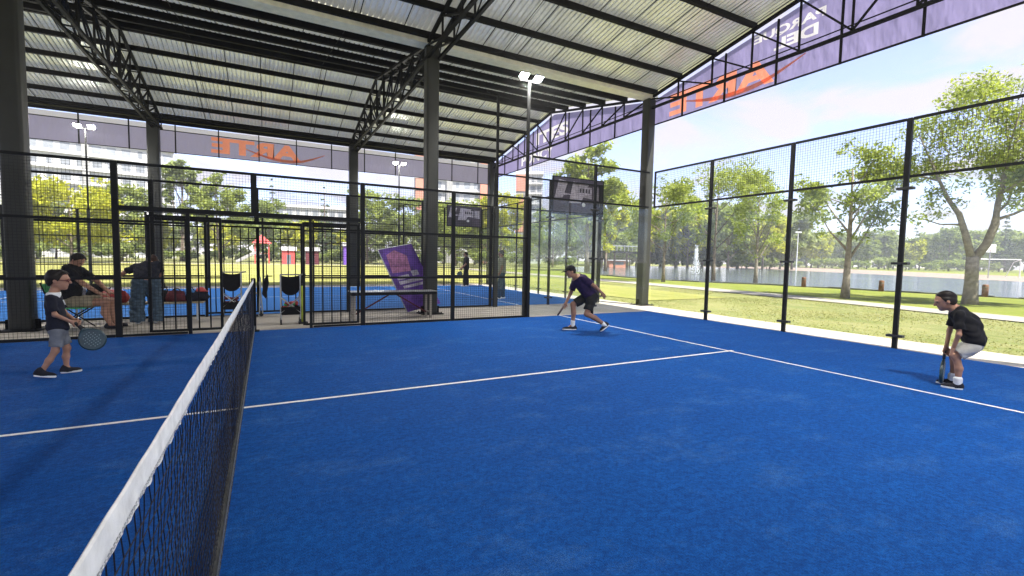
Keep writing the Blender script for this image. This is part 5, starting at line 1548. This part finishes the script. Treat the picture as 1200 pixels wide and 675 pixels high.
# fountain
fx, fy = 46.5, 39.3
t = thing('fountain', 'white water jet fountain spraying up from the lake', 'fountain', (fx, fy, -.03))
g2 = np.random.default_rng(8); n_ = 1500
zf = g2.uniform(0, 1, n_); up = g2.uniform(0, 1, n_) < .6
rad_ = np.where(up, 0.03+.22*zf**1.4, .1+.95*(1-zf)**.8*g2.uniform(.3, 1, n_)); an = g2.uniform(0, 6.283, n_)
p = np.stack([fx+rad_*np.cos(an)*g2.uniform(.2, 1, n_), fy+rad_*np.sin(an)*g2.uniform(.2, 1, n_), 3.5*zf*g2.uniform(.75, 1, n_)], -1)
s_ = g2.uniform(.012, .05, n_)
tv = np.array([(0, 0, 2.2), (.9, 0, -.6), (-.45, .78, -.6), (-.45, -.78, -.6)])
V = p[:, None, :]+tv[None]*s_[:, None, None]
F = (np.arange(n_)[:, None, None]*4+np.array([(0, 1, 2), (0, 2, 3), (0, 3, 1), (1, 3, 2)])[None]).reshape(-1, 3)
np_mesh('water_jet', V.reshape(-1, 3), F, M['spray'], t)
m = MB(); m.tube([(fx, fy, -.05), (fx, fy, .12)], [.25, .2], 14); m.build('nozzle', M['chrome'], t)
# goal
t = thing('football_goal', 'white football goal on the field across the lake', 'goal', (97, 27, 0))
gx, gy = 99.0, 27.4; dv = Vector((.883, -.47, 0)); bv = Vector((.47, .883, 0))
A0 = Vector((gx, gy, -.03))-dv*3.2; B0 = Vector((gx, gy, -.03))+dv*3.2; up_ = Vector((0, 0, 2.75))
m = MB(); m.tube([A0, A0+up_, B0+up_, B0], .085, 8); m.tube([A0+up_, A0+up_*.85+bv*1.0, A0+bv*2.0], .05, 6); m.tube([B0+up_, B0+up_*.85+bv*1.0, B0+bv*2.0], .05, 6); m.build('goal_frame', M['white'], t)
m = MB()
for i in range(24):
    q = A0+dv*6.4*i/23; m.beam(q+bv*2+Vector((0, 0, .02)), q+up_*.85+bv*1.0, .012, .012)
for i in range(8):
    q = (bv*2).lerp(up_*.85+bv*1.0, i/7); m.beam(A0+q, B0+q, .012, .012)
m.build('goal_net', M['chrome'], t)
# hoop board
x, y = polar(73.9, 92)
t = thing('hoop_board', 'white basketball board on a grey pole near the football goal', 'basketball hoop', (x, y, 0))
m = MB(); m.tube([(x, y, -.05), (x, y, 4.0)], .07, 8); m.build('pole', M['chrome'], t)
a = Vector((x, y, 4.1)); m = MB(); m.beam(a-dv*.75, a+dv*.75, .06, 1.1); m.build('backboard', M['white'], t)
m = MB(); m.tube([tuple(a-bv*.35+dv*.23*math.cos(q)+bv*.23*math.sin(q)+Vector((0, 0, -.35))) for q in np.linspace(0, 6.28, 14)], .02, 5); m.build('hoop', M['red'], t)
x, y = polar(59.6, 118)
t = thing('street_lamp', 'pale park lamp post on the far shore of the lake', 'lamp post', (x, y, 0))
MB().tube([(x, y, -.05), (x, y, 8.3)], [.12, .07], 8).build('pole', M['white'], t); m = MB(); m.beam((x-.6, y+.3, 8.3), (x+.6, y-.3, 8.3), .35, .22); m.build('lamp_head', M['white'], t)
x, y = 22.76, 28.4
t = thing('concrete_post', 'pale square concrete post on the lawn behind the short glass wall', 'post', (x, y, 0))
MB().box(x-.17, x+.17, y-.17, y+.17, -.05, 4.6).build('shaft', M['path'], t, False, .02); MB().box(x-.21, x+.21, y-.21, y+.21, 4.603, 4.7).build('cap', M['path'], t)
# raised deck beyond the lake
c_ = Vector((*polar(40.6, 92), 0))
t = thing('park_deck', 'dark raised footbridge with railings among the trees across the lake', 'footbridge', tuple(c_))
m = MB(); m.beam(c_-dv*6+Vector((0, 0, 3.2)), c_+dv*5+Vector((0, 0, 3.0)), 3.0, .35); m.build('deck', M['steel'], t)
for i in range(5):
    q = c_-dv*5+dv*2.4*i; MB().beam(q+Vector((0, 0, -.05)), q+Vector((0, 0, 3.0)), .28, .28).build('pier', M['bark'], t)
m = MB()
for s in (-1, 1):
    e = bv*1.4*s
    m.beam(c_-dv*6+e+Vector((0, 0, 4.4)), c_+dv*5+e+Vector((0, 0, 4.2)), .08)
    for i in range(16):
        q = c_-dv*6+dv*11*i/15+e; m.beam(q+Vector((0, 0, 3.2)), q+Vector((0, 0, 4.4)), .05)
m.build('railing', M['chrome'], t)
q = Vector((*polar(40.9, 97), 0))
t = thing('kiosk', 'low orange kiosk under the dark footbridge', 'kiosk', tuple(q))
m = MB(); m.beam(q-dv*2+Vector((0, 0, .7)), q+dv*1.6+Vector((0, 0, .7)), 2.2, 1.4); m.build('body', M['facade_o'], t)
m = MB(); m.beam(q-dv*2.3+Vector((0, 0, 1.5)), q+dv*1.9+Vector((0, 0, 1.5)), 2.8, .18); m.build('roof', M['facade'], t)
m = MB(); m.beam(q-dv*1.2-bv*1.12+Vector((0, 0, .9)), q+dv*.9-bv*1.12+Vector((0, 0, .9)), .03, .6); m.build('counter_window', M['window'], t)
# playground at the far side of the lawn
sheet('playground_path', [(-30, 76.5), (30, 73), (30, 76), (-30, 80)], -.022, M['path'])
def ctr(az, d): return Vector((*polar(az, d), 0))
q = ctr(-.4, 78)
t = thing('play_tower', 'red roofed play tower with a pale slide on the playground', 'playground', tuple(q))
for a in (-1, 1):
    for b in (-1, 1): MB().beam(q+Vector((a*.9, b*.9, -.05)), q+Vector((a*.9, b*.9, 3.0)), .14).build('leg', M['red'], t)
m = MB(); m.add([q+Vector((-1.3, -1.3, 3.0)), q+Vector((1.3, -1.3, 3.0)), q+Vector((1.3, 1.3, 3.0)), q+Vector((-1.3, 1.3, 3.0)), q+Vector((0, 0, 4.3))], [(3, 2, 1, 0), (0, 1, 4), (1, 2, 4), (2, 3, 4), (3, 0, 4)]); m.build('roof', M['red'], t)
m = MB(); m.beam(q+Vector((-.9, -.0, 1.5)), q+Vector((.9, 0, 1.5)), 1.8, .12); m.build('platform', M['wood'], t)
m = MB(); m.beam(q+Vector((-.9, -.6, 1.55)), q+Vector((-3.2, -1.6, .2)), .8, .08); m.beam(q+Vector((-.9, -1.0, 1.7)), q+Vector((-3.2, -2.0, .35)), .06, .3); m.build('slide', M['facade_g'], t)
for az, mt, lb_, cat in ((2.2, 'red', 'red play cabin on the playground next to the slide tower', 'play cabin'), (4.6, 'maroon', 'dark red play cabin near the violet one', 'play cabin'), (8.6, 'purple', 'violet play cabin at the end of the playground', 'play cabin')):
    q = ctr(az, 77)
    t = thing('play_cabin', lb_, cat, tuple(q))
    m = MB(); hh = 2.0 if mt != 'purple' else 2.9
    m.box(q.x-.9, q.x+.9, q.y-.7, q.y+.7, -.05, hh); m.build('wall', M[mt], t)
    m = MB(); m.add([(q.x-1.1, q.y-.9, hh), (q.x+1.1, q.y-.9, hh), (q.x+1.1, q.y+.9, hh), (q.x-1.1, q.y+.9, hh), (q.x-1.1, q.y, hh+.6), (q.x+1.1, q.y, hh+.6)], [(3, 2, 1, 0), (0, 1, 5, 4), (2, 3, 4, 5), (1, 2, 5), (3, 0, 4)]); m.build('roof', M['facade_g'], t)
    m = MB(); m.box(q.x-.3, q.x+.3, q.y-.72, q.y-.701, .0, 1.4); m.build('door', M['window'], t)

# ------------------------------------------------------------------ the air of a bright humid day
hz_ = MB().box(-400, 540, -310, 630, -1.3, 34)
hm_ = bpy.data.materials.new('haze_air'); hm_.use_nodes = True
ht = hm_.node_tree; ht.nodes.remove(ht.nodes['Principled BSDF'])
pv = ht.nodes.new('ShaderNodeVolumePrincipled'); pv.inputs['Density'].default_value = .0009; pv.inputs['Color'].default_value = (.92, .94, 1, 1); pv.inputs['Anisotropy'].default_value = .2
ht.links.new(pv.outputs[0], ht.nodes['Material Output'].inputs['Volume'])
o = hz_.build('haze', hm_); o['kind'] = 'stuff'
